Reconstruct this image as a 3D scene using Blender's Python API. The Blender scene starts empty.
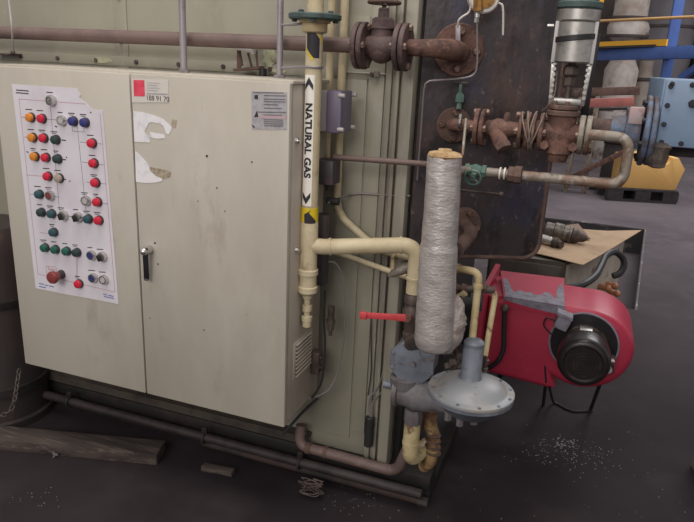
import bpy, bmesh, math, random
from mathutils import Vector as V, Matrix
random.seed(7)
C = bpy.context.scene.collection
PI = math.pi
H = 1.45                                   # eye height above the floor

# ------------------------------------------------------------------ camera basis
CX = V((0.93536546, 0.14202406, -0.32391452))
CY = V((0.35098697, -0.2598822, 0.89959402))
CZ = V((0.04358438, -0.95513895, -0.29293342))
def ray(x, y):
    d = V((x - 347, y - 261, 650.0))
    return V((d.dot(CX), d.dot(CY), d.dot(CZ)))
def at(x, y, Y):
    """point of the photograph's pixel at depth Y (metres into the hall)"""
    r = ray(x, y) * (Y / ray(x, y).y)
    return V((r.x, r.y, r.z + H))
def atz(x, y, z):
    r = ray(x, y); r = r * ((z - H) / r.z)
    return V((r.x, r.y, r.z + H))

cam_d = bpy.data.cameras.new('camera'); cam = bpy.data.objects.new('camera', cam_d); C.objects.link(cam)
cam_d.sensor_width = 36; cam_d.lens = 650 / 694 * 36; cam_d.clip_end = 200; cam_d.clip_start = .02
rt = V((CX[0], CY[0], CZ[0])); dn = V((CX[1], CY[1], CZ[1])); fw = V((CX[2], CY[2], CZ[2]))
m = Matrix.Identity(4)
for i in range(3):
    m[i][0] = rt[i]; m[i][1] = -dn[i]; m[i][2] = -fw[i]
m[2][3] = H
cam.matrix_world = m
bpy.context.scene.camera = cam

# ------------------------------------------------------------------ materials
def hexc(r, g, b):
    f = lambda c: ((c / 255 + .055) / 1.055) ** 2.4 if c > 10 else c / 255 / 12.92
    return (f(r), f(g), f(b), 1)
def mat(name, base, rough=.6, metal=0, spots=(), bump=None, stretch=(1, 1, 1), spec=.4, alpha=None):
    """spots: (colour, noise scale, low, high) layers of dirt, rust or chipped paint"""
    mt = bpy.data.materials.new(name); mt.use_nodes = True
    n, l = mt.node_tree.nodes, mt.node_tree.links
    b = n['Principled BSDF']
    b.inputs['Base Color'].default_value = base
    b.inputs['Roughness'].default_value = rough
    b.inputs['Metallic'].default_value = metal
    b.inputs['Specular IOR Level'].default_value = spec
    tc = n.new('ShaderNodeTexCoord'); mp = n.new('ShaderNodeMapping')
    l.new(tc.outputs['Object'], mp.inputs[0]); mp.inputs['Scale'].default_value = stretch
    src = None
    for k, (c, sc, lo, hi) in enumerate(spots):
        nz = n.new('ShaderNodeTexNoise'); nz.inputs['Scale'].default_value = sc
        nz.inputs['Detail'].default_value = 8; nz.inputs['Roughness'].default_value = .62
        off = n.new('ShaderNodeVectorMath'); off.operation = 'ADD'; off.inputs[1].default_value = (k * 3.7, k * 1.3, k * 2.1)
        l.new(mp.outputs[0], off.inputs[0]); l.new(off.outputs[0], nz.inputs['Vector'])
        mr = n.new('ShaderNodeMapRange'); mr.inputs[1].default_value = lo; mr.inputs[2].default_value = hi
        l.new(nz.outputs['Fac'], mr.inputs[0])
        mx = n.new('ShaderNodeMix'); mx.data_type = 'RGBA'
        l.new(mr.outputs[0], mx.inputs['Factor'])
        if src: l.new(src, mx.inputs['A'])
        else: mx.inputs['A'].default_value = base
        mx.inputs['B'].default_value = c
        src = mx.outputs['Result']
    if src: l.new(src, b.inputs['Base Color'])
    if bump:
        nz = n.new('ShaderNodeTexNoise'); nz.inputs['Scale'].default_value = bump[0]; nz.inputs['Detail'].default_value = 6
        l.new(mp.outputs[0], nz.inputs['Vector'])
        bp = n.new('ShaderNodeBump'); bp.inputs['Strength'].default_value = bump[1]; bp.inputs['Distance'].default_value = .004
        l.new(nz.outputs['Fac'], bp.inputs['Height']); l.new(bp.outputs[0], b.inputs['Normal'])
    return mt
K = hexc
m_door = mat('door_paint', K(183, 175, 163), .45, 0, [(K(164, 155, 142), 2.0, .44, .70), (K(190, 183, 172), 5, .55, .8), (K(146, 134, 119), 6, .60, .78), (K(132, 114, 98), 30, .70, .78)], (60, .05), (1, 1, .4))
m_cab = mat('cabinet_paint', K(178, 168, 155), .5, 0, [(K(160, 150, 136), 3, .45, .7), (K(120, 98, 80), 12, .68, .76)])
m_green = mat('casing_paint', K(150, 145, 129), .5, 0, [(K(138, 133, 119), 2.5, .42, .68), (K(164, 159, 142), 6, .58, .75), (K(118, 100, 84), 11, .68, .78)], (40, .06), (1, 1, .6))
m_chip = mat('pale_primer', K(172, 172, 142), .6, 0, [(K(130, 128, 108), 30, .5, .6)])
m_post = mat('post_paint', K(150, 144, 130), .5, 0, [(K(116, 108, 98), 8, .5, .7), (K(164, 158, 146), 20, .6, .7)], None, (1, 1, .15))
m_black = mat('black_iron', K(38, 33, 34), .6, .0, [(K(52, 42, 38), 8, .5, .7), (K(24, 21, 23), 20, .5, .7)], (40, .2))
m_plate = mat('burnt_plate', K(64, 56, 58), .5, 0, [(K(92, 70, 61), 4, .52, .70), (K(58, 56, 78), 2.6, .5, .62), (K(112, 100, 94), 55, .60, .72), (K(42, 36, 38), 9, .52, .64), (K(84, 64, 56), 30, .60, .70)], (70, .5), (1, 1, .6))
m_rust = mat('rusty_red_oxide', K(110, 80, 70), .8, 0, [(K(78, 56, 50), 16, .44, .6), (K(142, 108, 92), 38, .57, .70), (K(60, 46, 44), 26, .58, .68)], (120, .45))
m_rustd = mat('dark_rust', K(98, 76, 68), .8, 0, [(K(70, 55, 52), 18, .45, .65), (K(128, 98, 84), 40, .6, .72)], (130, .4))
m_brownpipe = mat('brown_painted_pipe', K(112, 92, 87), .5, 0, [(K(96, 79, 75), 9, .45, .7), (K(132, 108, 101), 25, .6, .75)], (60, .1))
m_valve = mat('purple_brown_iron', K(90, 72, 70), .6, 0, [(K(66, 53, 53), 14, .45, .62), (K(124, 94, 82), 30, .58, .70)], (110, .3))
m_bolt = mat('worn_bolt', K(132, 112, 100), .5, .5, [(K(94, 68, 58), 60, .45, .6)])
m_boltd = mat('dark_bolt', K(48, 46, 52), .5, .5)
m_cream = mat('cream_gas_paint', K(196, 182, 151), .5, 0, [(K(178, 160, 128), 9, .45, .68), (K(150, 130, 100), 18, .58, .72), (K(116, 92, 68), 30, .68, .74)], (60, .1))
m_creamo = mat('old_cream_paint', K(192, 176, 136), .55, 0, [(K(166, 146, 108), 10, .42, .62), (K(98, 66, 44), 16, .56, .64)], (60, .15))
m_paper = mat('white_sheet', K(214, 208, 214), .4, 0, [(K(204, 196, 203), 6, .45, .7)])
m_torn = mat('torn_paper', K(226, 222, 224), .7, 0, [(K(200, 196, 200), 30, .5, .7)])
m_glue = mat('glue_residue', K(172, 160, 140), .8, 0, [(K(140, 124, 104), 90, .45, .6)])
m_pink = mat('pink_line', K(178, 128, 142), .6)
m_gline = mat('grey_line', K(92, 90, 100), .6)
m_ink = mat('dark_ink', K(48, 44, 50), .6)
m_blueink = mat('blue_ink', K(92, 108, 160), .6)
m_redlab = mat('red_label', K(214, 62, 84), .5, 0, [(K(220, 84, 104), 40, .5, .7)])
m_whitelab = mat('white_label', K(206, 198, 190), .5)
m_greylab = mat('faded_label', K(170, 165, 168), .6, 0, [(K(150, 146, 154), 60, .45, .65)])
m_pinklab = mat('pink_fade', K(182, 154, 160), .6)
m_chrome = mat('chrome', K(200, 196, 192), .25, .9)
m_steel = mat('brushed_steel', K(168, 164, 160), .38, .8, [(K(140, 134, 130), 30, .5, .7)])
m_blk = mat('black_plastic', K(34, 31, 34), .4)
btn = {'red': mat('red_cap', K(196, 40, 62), .35), 'orange': mat('orange_cap', K(206, 128, 44), .35), 'blue': mat('blue_cap', K(52, 54, 112), .35),
       'teal': mat('teal_cap', K(50, 80, 88), .35), 'dark green': mat('dark_green_cap', K(46, 62, 62), .35), 'green': mat('green_cap', K(40, 92, 78), .35),
       'beige': mat('beige_cap', K(160, 146, 132), .4), 'grey': mat('grey_cap', K(178, 172, 170), .4), 'brown': mat('brown_cap', K(128, 58, 56), .4),
       'rim': mat('dark_rim', K(66, 60, 62), .4, .3)}
m_gaslab = mat('gas_label', K(236, 230, 222), .4, 0, [(K(226, 216, 202), 12, .5, .7)])
m_yel = mat('yellow_tape', K(214, 186, 36), .45)
m_purple = mat('purple_grey_plastic', K(122, 112, 132), .45, 0, [(K(104, 94, 112), 9, .45, .7)], None, (1, 1, .3))
m_lgrey = mat('pale_grey_plastic', K(178, 172, 172), .5)
m_dkbox = mat('dark_box_plastic', K(70, 64, 68), .5, 0, [(K(92, 76, 74), 20, .5, .65)])
m_cable = mat('black_cable', K(44, 42, 44), .5)
m_gcable = mat('grey_cable', K(116, 110, 108), .5)
m_conduit = mat('grey_conduit', K(150, 142, 146), .4, .3, [(K(116, 108, 110), 12, .5, .7)])
m_tubegrey = mat('grey_tube', K(134, 124, 124), .4, .4)
m_lever = mat('red_lever', K(196, 70, 74), .5, 0, [(K(168, 62, 66), 18, .5, .7)])
m_regblue = mat('blue_grey_paint', K(114, 119, 129), .45, 0, [(K(94, 97, 106), 12, .42, .62), (K(88, 76, 71), 20, .58, .68)], (70, .15))
m_regtop = mat('dusty_grey_paint', K(132, 133, 136), .42, 0, [(K(152, 144, 134), 9, .46, .66), (K(116, 100, 88), 15, .58, .70), (K(96, 92, 92), 34, .64, .74)], (60, .1))
m_regdk = mat('dirty_grey_iron', K(116, 112, 116), .55, 0, [(K(94, 86, 86), 12, .42, .62)], (80, .2))
m_wrap = mat('foil_wrap', K(190, 182, 178), .38, .45, [(K(164, 155, 151), 20, .46, .68), (K(204, 198, 194), 40, .54, .70), (K(144, 128, 116), 26, .66, .77)], (80, .4), (1, 1, 2.4))
m_wool = mat('mineral_wool', K(178, 150, 112), .95, 0, [(K(142, 112, 80), 40, .45, .65)], (150, .8))
m_wooly = mat('dusty_wrap', K(168, 156, 152), .8, 0, [(K(128, 112, 104), 34, .45, .65)], (110, 1.))
m_red = mat('burner_red', K(178, 52, 76), .4, 0, [(K(164, 48, 70), 5, .45, .7), (K(188, 66, 88), 11, .55, .75), (K(116, 58, 68), 30, .7, .78)], (40, .03))
m_peel = mat('bare_metal_patch', K(134, 130, 142), .6, 0, [(K(108, 98, 108), 34, .45, .65)])
m_motor = mat('motor_black', K(44, 38, 38), .32, .2, [(K(62, 52, 50), 20, .5, .7)], (60, .1))
m_motorc = mat('motor_casing', K(98, 84, 80), .35, .5, [(K(62, 52, 50), 26, .45, .65)])
m_greenv = mat('green_valve_paint', K(78, 104, 94), .5, 0, [(K(120, 132, 122), 40, .5, .65), (K(92, 74, 62), 30, .6, .7)])
m_greenfl = mat('green_flange_paint', K(66, 82, 80), .55, 0, [(K(50, 62, 62), 30, .5, .65)])
m_galv = mat('dirty_galvanised', K(132, 122, 111), .5, .1, [(K(108, 82, 66), 13, .48, .62), (K(158, 152, 144), 34, .56, .68), (K(82, 70, 62), 22, .6, .7)], (90, .3))
m_bluebox = mat('pale_blue_paint', K(112, 131, 155), .5, 0, [(K(124, 142, 162), 9, .45, .7), (K(90, 86, 94), 16, .66, .75)], (50, .05))
m_blueworn = mat('worn_blue_paint', K(96, 115, 142), .55, 0, [(K(80, 71, 72), 11, .42, .56), (K(140, 120, 112), 24, .58, .68)], (80, .3))
m_bluesteel = mat('blue_steelwork', K(70, 98, 162), .5, 0, [(K(62, 86, 144), 6, .45, .7)])
m_yelsteel = mat('yellow_kickplate', K(222, 164, 40), .5)
m_ballast = mat('yellow_painted_steel', K(214, 170, 104), .5, 0, [(K(206, 160, 94), 2, .45, .7)])
m_handrail = mat('tan_handrail', K(190, 150, 100), .5)
m_pallet = mat('dark_pallet', K(58, 52, 54), .8, 0, [(K(42, 38, 40), 9, .45, .65)])
m_card = mat('cardboard', K(176, 150, 122), .85, 0, [(K(150, 126, 102), 5, .45, .68), (K(124, 100, 80), 18, .66, .76)])
m_card2 = mat('brown_card', K(132, 110, 94), .85, 0, [(K(112, 92, 80), 5, .45, .68)])
m_machine = mat('grey_white_enamel', K(176, 168, 156), .5, 0, [(K(150, 138, 124), 5, .45, .65), (K(112, 78, 58), 9, .6, .7)])
m_machd = mat('grimy_panel', K(92, 86, 80), .6, 0, [(K(70, 62, 58), 5, .45, .65), (K(110, 80, 64), 14, .62, .7)])
m_knob = mat('copper_brown', K(170, 116, 84), .5, .2)
m_vessel = mat('pale_vessel', K(168, 160, 154), .6, 0, [(K(128, 116, 106), 1.4, .44, .62), (K(86, 70, 60), 2.6, .56, .66)])
m_vesselg = mat('grey_vessel', K(104, 101, 106), .5, 0, [(K(84, 80, 84), .8, .45, .65)])
m_vesselb = mat('brown_grey_vessel', K(132, 122, 112), .6, 0, [(K(104, 92, 82), 1.5, .45, .65)])
m_dkmach = mat('dark_machine', K(54, 48, 48), .7, 0, [(K(70, 58, 54), 3, .45, .65)])
m_pinkbeam = mat('faded_red_beam', K(176, 106, 100), .6, 0, [(K(140, 84, 80), 4, .5, .7)])
m_wood = mat('dirty_timber', K(74, 64, 59), .85, 0, [(K(50, 42, 40), 7, .45, .62), (K(98, 86, 78), 22, .54, .68)], (60, .5), (.3, 3, 3))
m_woodp = mat('pale_board', K(150, 128, 106), .8, 0, [(K(120, 100, 84), 12, .45, .65)], None, (3, 3, .4))
m_col = mat('grimy_column', K(64, 54, 52), .6, 0, [(K(48, 42, 42), 5, .45, .65), (K(88, 66, 56), 9, .6, .7)], (40, .2), (1, 1, .4))
m_ledge = mat('grimy_ledge', K(74, 66, 58), .8, 0, [(K(52, 46, 43), 9, .45, .65)])
m_fadepink = mat('faded_pink_paint', K(168, 140, 138), .6, 0, [(K(150, 150, 156), 14, .45, .62), (K(120, 92, 86), 20, .62, .72)])
m_rustcream = mat('rust_eaten_cream', K(150, 124, 84), .7, 0, [(K(92, 62, 46), 14, .42, .56), (K(176, 156, 112), 20, .6, .7)], (80, .4))
m_rail = mat('grimy_rail', K(58, 50, 49), .6, .1, [(K(44, 38, 38), 12, .45, .65), (K(84, 66, 58), 26, .6, .72)])
m_lowrail = mat('rust_black_pipe', K(62, 48, 44), .75, 0, [(K(42, 36, 35), 12, .45, .62)])
m_pitrim = mat('pit_edge', K(96, 90, 92), .8, 0, [(K(150, 144, 146), 5, .56, .62)])
m_lump = mat('grimy_brown_lump', K(104, 92, 80), .8, 0, [(K(66, 58, 54), 20, .45, .62)], (80, .4))
m_spindle = mat('oily_steel', K(118, 112, 106), .42, .6, [(K(84, 76, 70), 26, .46, .62)])
m_chain = mat('chain_steel', K(84, 74, 70), .6, .3)
m_brass = mat('brass', K(168, 124, 70), .4, .7, [(K(110, 80, 50), 50, .45, .65)])
m_fit = mat('sooty_fitting', K(92, 80, 74), .55, .3, [(K(66, 56, 52), 30, .45, .65)])
m_fleck = mat('white_flecks', K(128, 124, 126), .7)
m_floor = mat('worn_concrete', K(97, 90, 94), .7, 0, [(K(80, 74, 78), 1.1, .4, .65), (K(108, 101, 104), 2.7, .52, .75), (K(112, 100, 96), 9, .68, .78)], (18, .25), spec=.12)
def darken_near_floor(mt):
    """darkens the floor colour nearby, fading out with distance along a noisy edge"""
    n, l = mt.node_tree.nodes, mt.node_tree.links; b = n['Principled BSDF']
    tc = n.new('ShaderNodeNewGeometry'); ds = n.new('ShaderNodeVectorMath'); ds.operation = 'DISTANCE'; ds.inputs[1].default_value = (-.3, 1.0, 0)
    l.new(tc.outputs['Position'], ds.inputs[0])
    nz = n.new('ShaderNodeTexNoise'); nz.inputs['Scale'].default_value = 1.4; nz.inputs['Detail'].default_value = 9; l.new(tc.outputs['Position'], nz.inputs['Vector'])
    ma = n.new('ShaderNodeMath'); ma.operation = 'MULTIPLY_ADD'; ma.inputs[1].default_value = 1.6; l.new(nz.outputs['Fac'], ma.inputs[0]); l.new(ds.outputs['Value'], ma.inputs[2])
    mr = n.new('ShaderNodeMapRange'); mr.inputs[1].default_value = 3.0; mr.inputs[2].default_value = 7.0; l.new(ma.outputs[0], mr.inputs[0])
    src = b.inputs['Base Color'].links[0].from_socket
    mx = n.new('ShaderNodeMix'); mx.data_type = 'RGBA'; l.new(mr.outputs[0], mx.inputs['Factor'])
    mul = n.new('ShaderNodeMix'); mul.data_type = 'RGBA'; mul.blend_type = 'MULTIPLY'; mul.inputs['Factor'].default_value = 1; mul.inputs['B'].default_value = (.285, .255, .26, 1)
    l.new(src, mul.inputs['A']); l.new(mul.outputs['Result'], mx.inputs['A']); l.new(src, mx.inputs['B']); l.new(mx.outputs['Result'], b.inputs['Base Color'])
darken_near_floor(m_floor)  # near floor gets a darker tone, returning to the base tone farther off
m_pit = mat('pit_wall', K(58, 54, 56), .9, 0, [(K(112, 104, 104), 6, .56, .66)])
m_wall = mat('sooty_brick_wall', K(78, 68, 64), .85, 0, [(K(58, 52, 52), 1.2, .4, .65), (K(104, 92, 86), 3, .6, .75)])

# ------------------------------------------------------------------ mesh builder
def frame(axis):
    w = V(axis).normalized()
    u = w.orthogonal().normalized(); v = w.cross(u)
    return u, v, w
class G:
    def __init__(s): s.bm = bmesh.new(); s.mi = 0; s.flat = []
    def _end(s, fs):
        for f in fs: f.material_index = s.mi; f.smooth = True
        return s
    def mesh(s, vs, fs):
        bv = [s.bm.verts.new(v) for v in vs]
        out = []
        for f in fs:
            try: out.append(s.bm.faces.new([bv[i] for i in f]))
            except ValueError: pass
        s._end(out); return out
    def obox(s, c, u, v, w, a, b, d, bev=0):
        c = V(c); u = V(u).normalized() * a; v = V(v).normalized() * b; w = V(w).normalized() * d
        vs = [c + i * u + j * v + k * w for k in (-1, 1) for j in (-1, 1) for i in (-1, 1)]
        fs = [(0, 2, 3, 1), (4, 5, 7, 6), (0, 1, 5, 4), (2, 6, 7, 3), (0, 4, 6, 2), (1, 3, 7, 5)]
        out = s.mesh(vs, fs)
        bmesh.ops.recalc_face_normals(s.bm, faces=out)
        if bev:
            es = {e for f in out for e in f.edges}
            r = bmesh.ops.bevel(s.bm, geom=list(es), offset=bev, segments=2, affect='EDGES', profile=.5)
            s._end(r['faces'])
        return s
    def box(s, a, b, bev=0):
        a, b = V(a), V(b); c = (a + b) / 2; h = (b - a) / 2
        return s.obox(c, (1, 0, 0), (0, 1, 0), (0, 0, 1), abs(h.x), abs(h.y), abs(h.z), bev)
    def bar(s, p, q, side, w, t, bev=0):
        """flat bar from p to q; side = direction of its width"""
        p, q = V(p), V(q); d = q - p; sd = V(side); sd = (sd - d * (sd.dot(d) / d.length_squared)).normalized()
        return s.obox((p + q) / 2, d, sd, d.cross(sd), d.length / 2, w / 2, t / 2, bev)
    def rings(s, rings, cap=True, close=False):
        n = len(rings[0]); bv = [[s.bm.verts.new(p) for p in r] for r in rings]; out = []
        for i in range(len(rings) - 1):
            for j in range(n):
                out.append(s.bm.faces.new((bv[i][j], bv[i][(j + 1) % n], bv[i + 1][(j + 1) % n], bv[i + 1][j])))
        if close:
            for j in range(n): out.append(s.bm.faces.new((bv[-1][j], bv[-1][(j + 1) % n], bv[0][(j + 1) % n], bv[0][j])))
        elif cap:
            out.append(s.bm.faces.new(bv[0][::-1])); out.append(s.bm.faces.new(bv[-1]))
        bmesh.ops.recalc_face_normals(s.bm, faces=out)
        return s._end(out)
    def lathe(s, prof, o, axis=(0, 0, 1), n=28, rough=0):
        u, v, w = frame(axis); o = V(o)
        rs = []
        for r, h in prof:
            r = max(r, 1e-4)
            rs.append([o + w * h + (u * math.cos(2 * PI * k / n) + v * math.sin(2 * PI * k / n)) * (r * (1 + rough * random.uniform(-1, 1))) for k in range(n)])
        return s.rings(rs)
    def cyl(s, p, q, r, r2=None, n=20, bev=0):
        p, q = V(p), V(q); L = (q - p).length; r2 = r if r2 is None else r2
        if bev: pr = [(r - bev, 0), (r, bev), (r2, L - bev), (r2 - bev, L)]
        else: pr = [(r, 0), (r2, L)]
        return s.lathe(pr, p, q - p, n)
    def tube(s, pts, r, n=10, fil=0, seg=5):
        pts = [V(p) for p in pts]
        if fil: pts = fillet(pts, fil, seg)
        t0 = (pts[1] - pts[0]).normalized(); u = t0.orthogonal().normalized(); rs = []
        for i, p in enumerate(pts):
            if i == 0: t = t0
            elif i == len(pts) - 1: t = (p - pts[i - 1]).normalized()
            else: t = ((p - pts[i - 1]).normalized() + (pts[i + 1] - p).normalized()).normalized()
            u = (u - t * u.dot(t)).normalized(); v = t.cross(u)
            rr = r[i] if isinstance(r, (list, tuple)) else r
            rs.append([p + (u * math.cos(2 * PI * k / n) + v * math.sin(2 * PI * k / n)) * rr for k in range(n)])
        return s.rings(rs)
    def torus(s, c, axis, R, r, n=28, k=8):
        u, v, w = frame(axis); c = V(c); rs = []
        for i in range(n):
            a = 2 * PI * i / n; d = u * math.cos(a) + v * math.sin(a)
            rs.append([c + d * (R + r * math.cos(2 * PI * j / k)) + w * (r * math.sin(2 * PI * j / k)) for j in range(k)])
        return s.rings(rs, close=True)
    def ball(s, c, r, n=16, sc=(1, 1, 1)):
        mt = Matrix.Translation(V(c)) @ Matrix.Diagonal((sc[0], sc[1], sc[2], 1))
        x = bmesh.ops.create_uvsphere(s.bm, u_segments=n, v_segments=n // 2, radius=r, matrix=mt)
        return s._end({f for v in x['verts'] for f in v.link_faces})
    def prism(s, poly, o, u, v, depth, bev=0, segs=2):
        """2-D outline in the plane o + a*u + b*v, pushed out along u x v by depth"""
        o = V(o); u = V(u).normalized(); v = V(v).normalized(); w = u.cross(v) * depth
        a = [s.bm.verts.new(o + u * p[0] + v * p[1]) for p in poly]
        b = [s.bm.verts.new(o + u * p[0] + v * p[1] + w) for p in poly]
        n = len(poly); out = [s.bm.faces.new(a[::-1]), s.bm.faces.new(b)]
        front = out[1]
        for i in range(n): out.append(s.bm.faces.new((a[i], a[(i + 1) % n], b[(i + 1) % n], b[i])))
        bmesh.ops.recalc_face_normals(s.bm, faces=out)
        s._end(out)
        if bev:
            r = bmesh.ops.bevel(s.bm, geom=list(front.edges), offset=bev, segments=segs, affect='EDGES', profile=.5)
            s._end(r['faces'])
        return s
    def hexes(s, c, axis, R, n, r, h, ph=0):
        u, v, w = frame(axis); c = V(c)
        for k in range(n):
            a = 2 * PI * (k + ph) / n
            p = c + (u * math.cos(a) + v * math.sin(a)) * R
            s.lathe([(r, 0), (r, h * .8), (r * .8, h)], p, w, 6)
        return s
    def islands(s, faces):
        left = set(faces); out = []
        while left:
            f = left.pop(); comp = [f]; st = [f]
            while st:
                for e in st.pop().edges:
                    for q in e.link_faces:
                        if q in left: left.remove(q); comp.append(q); st.append(q)
            out.append(comp)
        return out
    def take(s, comp, keep_mat=False):
        n = G(); mp = {}
        for f in comp:
            for v in f.verts:
                if v not in mp: mp[v] = n.bm.verts.new(v.co)
        for f in comp:
            q = n.bm.faces.new([mp[v] for v in f.verts]); q.smooth = True; q.material_index = f.material_index if keep_mat else 0
        return n
    def each(s, name, mt, parent, label=None):
        """every separate piece becomes a part of its own"""
        for comp in s.islands(s.bm.faces[:]): s.take(comp).build(name, mt, parent, label)
        s.bm.free()
    def build(s, name, mats, parent=None, label=None, cat=None, group=None, kind=None, angle=38):
        if isinstance(mats, (list, tuple)) and len(mats) == 2 and mats[1] in (m_bolt, m_boltd):
            comps = s.islands(s.bm.faces[:])           # bolts become children of the piece they hold
            body = [f for c in comps if c[0].material_index == 0 for f in c]
            bolts = [s.take(c) for c in comps if c[0].material_index == 1]
            o = s.take(body).build(name, mats[0], parent, label, cat, group, kind, angle)
            for b in bolts: b.build('bolt', mats[1], o)
            s.bm.free(); return o
        me = bpy.data.meshes.new(name)
        if parent is not None: o0 = org(parent)
        else:
            xs = [v.co for v in s.bm.verts]
            o0 = V(((min(p.x for p in xs) + max(p.x for p in xs)) / 2, (min(p.y for p in xs) + max(p.y for p in xs)) / 2, min(p.z for p in xs)))
        bmesh.ops.translate(s.bm, vec=-o0, verts=s.bm.verts)
        s.bm.to_mesh(me); s.bm.free()
        me.set_sharp_from_angle(angle=math.radians(angle))
        for q in (mats if isinstance(mats, (list, tuple)) else [mats]): me.materials.append(q)
        o = bpy.data.objects.new(name, me); C.objects.link(o)
        if parent is not None: o.parent = parent
        else: o.location = o0
        return tag(o, label, cat, group, kind)
def org(o):
    p = V(o.location)
    while o.parent: o = o.parent; p += V(o.location)
    return p
def tag(o, label=None, cat=None, group=None, kind=None):
    if label: o['label'] = label
    if cat: o['category'] = cat
    if group: o['group'] = group
    if kind: o['kind'] = kind
    return o
def thing(name, loc, label, cat, group=None):
    o = bpy.data.objects.new(name, None); C.objects.link(o); o.location = V(loc); o.empty_display_size = .05
    return tag(o, label, cat, group)
def fillet(pts, rad, seg=5):
    out = [pts[0]]
    for i in range(1, len(pts) - 1):
        a, b, c = pts[i - 1], pts[i], pts[i + 1]
        d0, d1 = a - b, c - b
        k = min(rad, d0.length * .48, d1.length * .48)
        p, q = b + d0.normalized() * k, b + d1.normalized() * k
        for j in range(seg + 1):
            t = j / seg
            out.append(p * (1 - t) ** 2 + b * (2 * t * (1 - t)) + q * t * t)
    out.append(pts[-1]); return out
def smooth_path(pts, n=6):
    pts = [V(p) for p in pts]; P = [pts[0]] + pts + [pts[-1]]; out = []
    for i in range(1, len(P) - 2):
        for j in range(n):
            t = j / n; a, b, c, d = P[i - 1], P[i], P[i + 1], P[i + 2]
            out.append(.5 * ((2 * b) + (c - a) * t + (2 * a - 5 * b + 4 * c - d) * t * t + (3 * b - a - 3 * c + d) * t ** 3))
    out.append(pts[-1]); return out
def text_bm(body, size, spacing=1.0, extrude=.0004, bold=.0):
    cu = bpy.data.curves.new('txt', 'FONT'); cu.body = body; cu.size = size; cu.extrude = extrude; cu.space_character = spacing; cu.offset = bold
    cu.align_x = 'CENTER'; cu.align_y = 'CENTER'
    ob = bpy.data.objects.new('txt', cu); C.objects.link(ob); bpy.context.view_layer.update()
    dg = bpy.context.evaluated_depsgraph_get()
    me = bpy.data.meshes.new_from_object(ob.evaluated_get(dg))
    bpy.data.objects.remove(ob); bpy.data.curves.remove(cu)
    g = G(); g.bm.from_mesh(me); bpy.data.meshes.remove(me); return g
def place2d(g, o, u, v):
    o = V(o); u = V(u).normalized(); v = V(v).normalized(); w = u.cross(v)
    for q in g.bm.verts: q.co = o + u * q.co.x + v * q.co.y + w * q.co.z
    return g
def wrap(g, axis_pt, r, facing):
    """bend flat geometry (x across, y up, z out) round a vertical pipe"""
    xs = [q.co.x for q in g.bm.verts]; lo, hi = min(xs), max(xs)
    k = lo + .004
    while k < hi:
        bmesh.ops.bisect_plane(g.bm, geom=g.bm.verts[:] + g.bm.edges[:] + g.bm.faces[:], plane_co=(k, 0, 0), plane_no=(1, 0, 0)); k += .004
    for q in g.bm.verts:
        a = facing + q.co.x / r; rr = r + q.co.z
        q.co = V((axis_pt[0] + rr * math.sin(a), axis_pt[1] - rr * math.cos(a), q.co.y))
    return g
def clone(o, parent, loc):
    c = o.copy(); C.objects.link(c); c.parent = parent; c.location = loc; return c
def wheel(root_name, c, axis, R, r, mt, parent, spokes=5, hub=.012, name='handwheel'):
    g = G(); g.torus(c, axis, R, r, 30, 8); u, v, w = frame(axis); c = V(c)
    for k in range(spokes):
        a = 2 * PI * k / spokes
        g.tube([c, c + (u * math.cos(a) + v * math.sin(a)) * R], r * .8, 6)
    g.cyl(c - w * r * 1.6, c + w * r * 1.6, hub)
    return g.build(name, mt, parent)
def flange(g, c, axis, R, t, gap, n=4, bolt=.009, bore=.6, ph=.5, mi_b=None):
    """bolted pair of pipe flanges centred on c"""
    u, v, w = frame(axis); c = V(c)
    for s in (-1, 1):
        a = c + w * s * gap / 2; b = a + w * s * t
        g.cyl(a, b, R, None, 32, .002)
        if mi_b is not None: g.mi = mi_b
        g.hexes(b - w * s * .001, w * s, R * .78, n, bolt, bolt * .95, ph)
        g.mi = 0
    g.cyl(c - w * gap, c + w * gap, R * bore, None, 24)
    return g

X_, Y_, Z_ = V((1, 0, 0)), V((0, 1, 0)), V((0, 0, 1))
# ================================================================== SETTING
def build_floor():
    g = G(); B = (-9, -3, 15, 22)
    P = [(-1.1, 4.35), (.42, 4.35), (.62, 6.85), (-1.1, 6.85)]          # sunken pit
    O = [(B[0], B[1]), (B[2], B[1]), (B[2], B[3]), (B[0], B[3])]
    g.mesh([(x, y, 0) for x, y in O + P], [(0, 1, 5, 4), (1, 2, 6, 5), (2, 3, 7, 6), (3, 0, 4, 7)])
    d = -.25
    g.mesh([(x, y, d) for x, y in P], [(0, 1, 2, 3)]); g.mi = 1
    for k in range(4):
        p, q = P[k], P[(k + 1) % 4]
        g.mesh([(p[0], p[1], 0), (p[0], p[1], d), (q[0], q[1], d), (q[0], q[1], 0)], [(0, 1, 2, 3)])
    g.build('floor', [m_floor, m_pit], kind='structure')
    g = G()                                        # steel rim round the sunken pit
    g.bar((.43, 4.33, .002), (.635, 6.9, .002), X_, .01, .004); g.build('trim_1', m_pitrim, kind='structure')
    g = G(); g.bar((-1.1, 6.87, .004), (.62, 6.87, .004), Y_, .02, .006)
    g.build('trim_2', m_pitrim, kind='structure')
build_floor()
G().box((-9, 17, 0), (15, 17.3, 9)).build('wall_back', m_wall, kind='structure')

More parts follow.
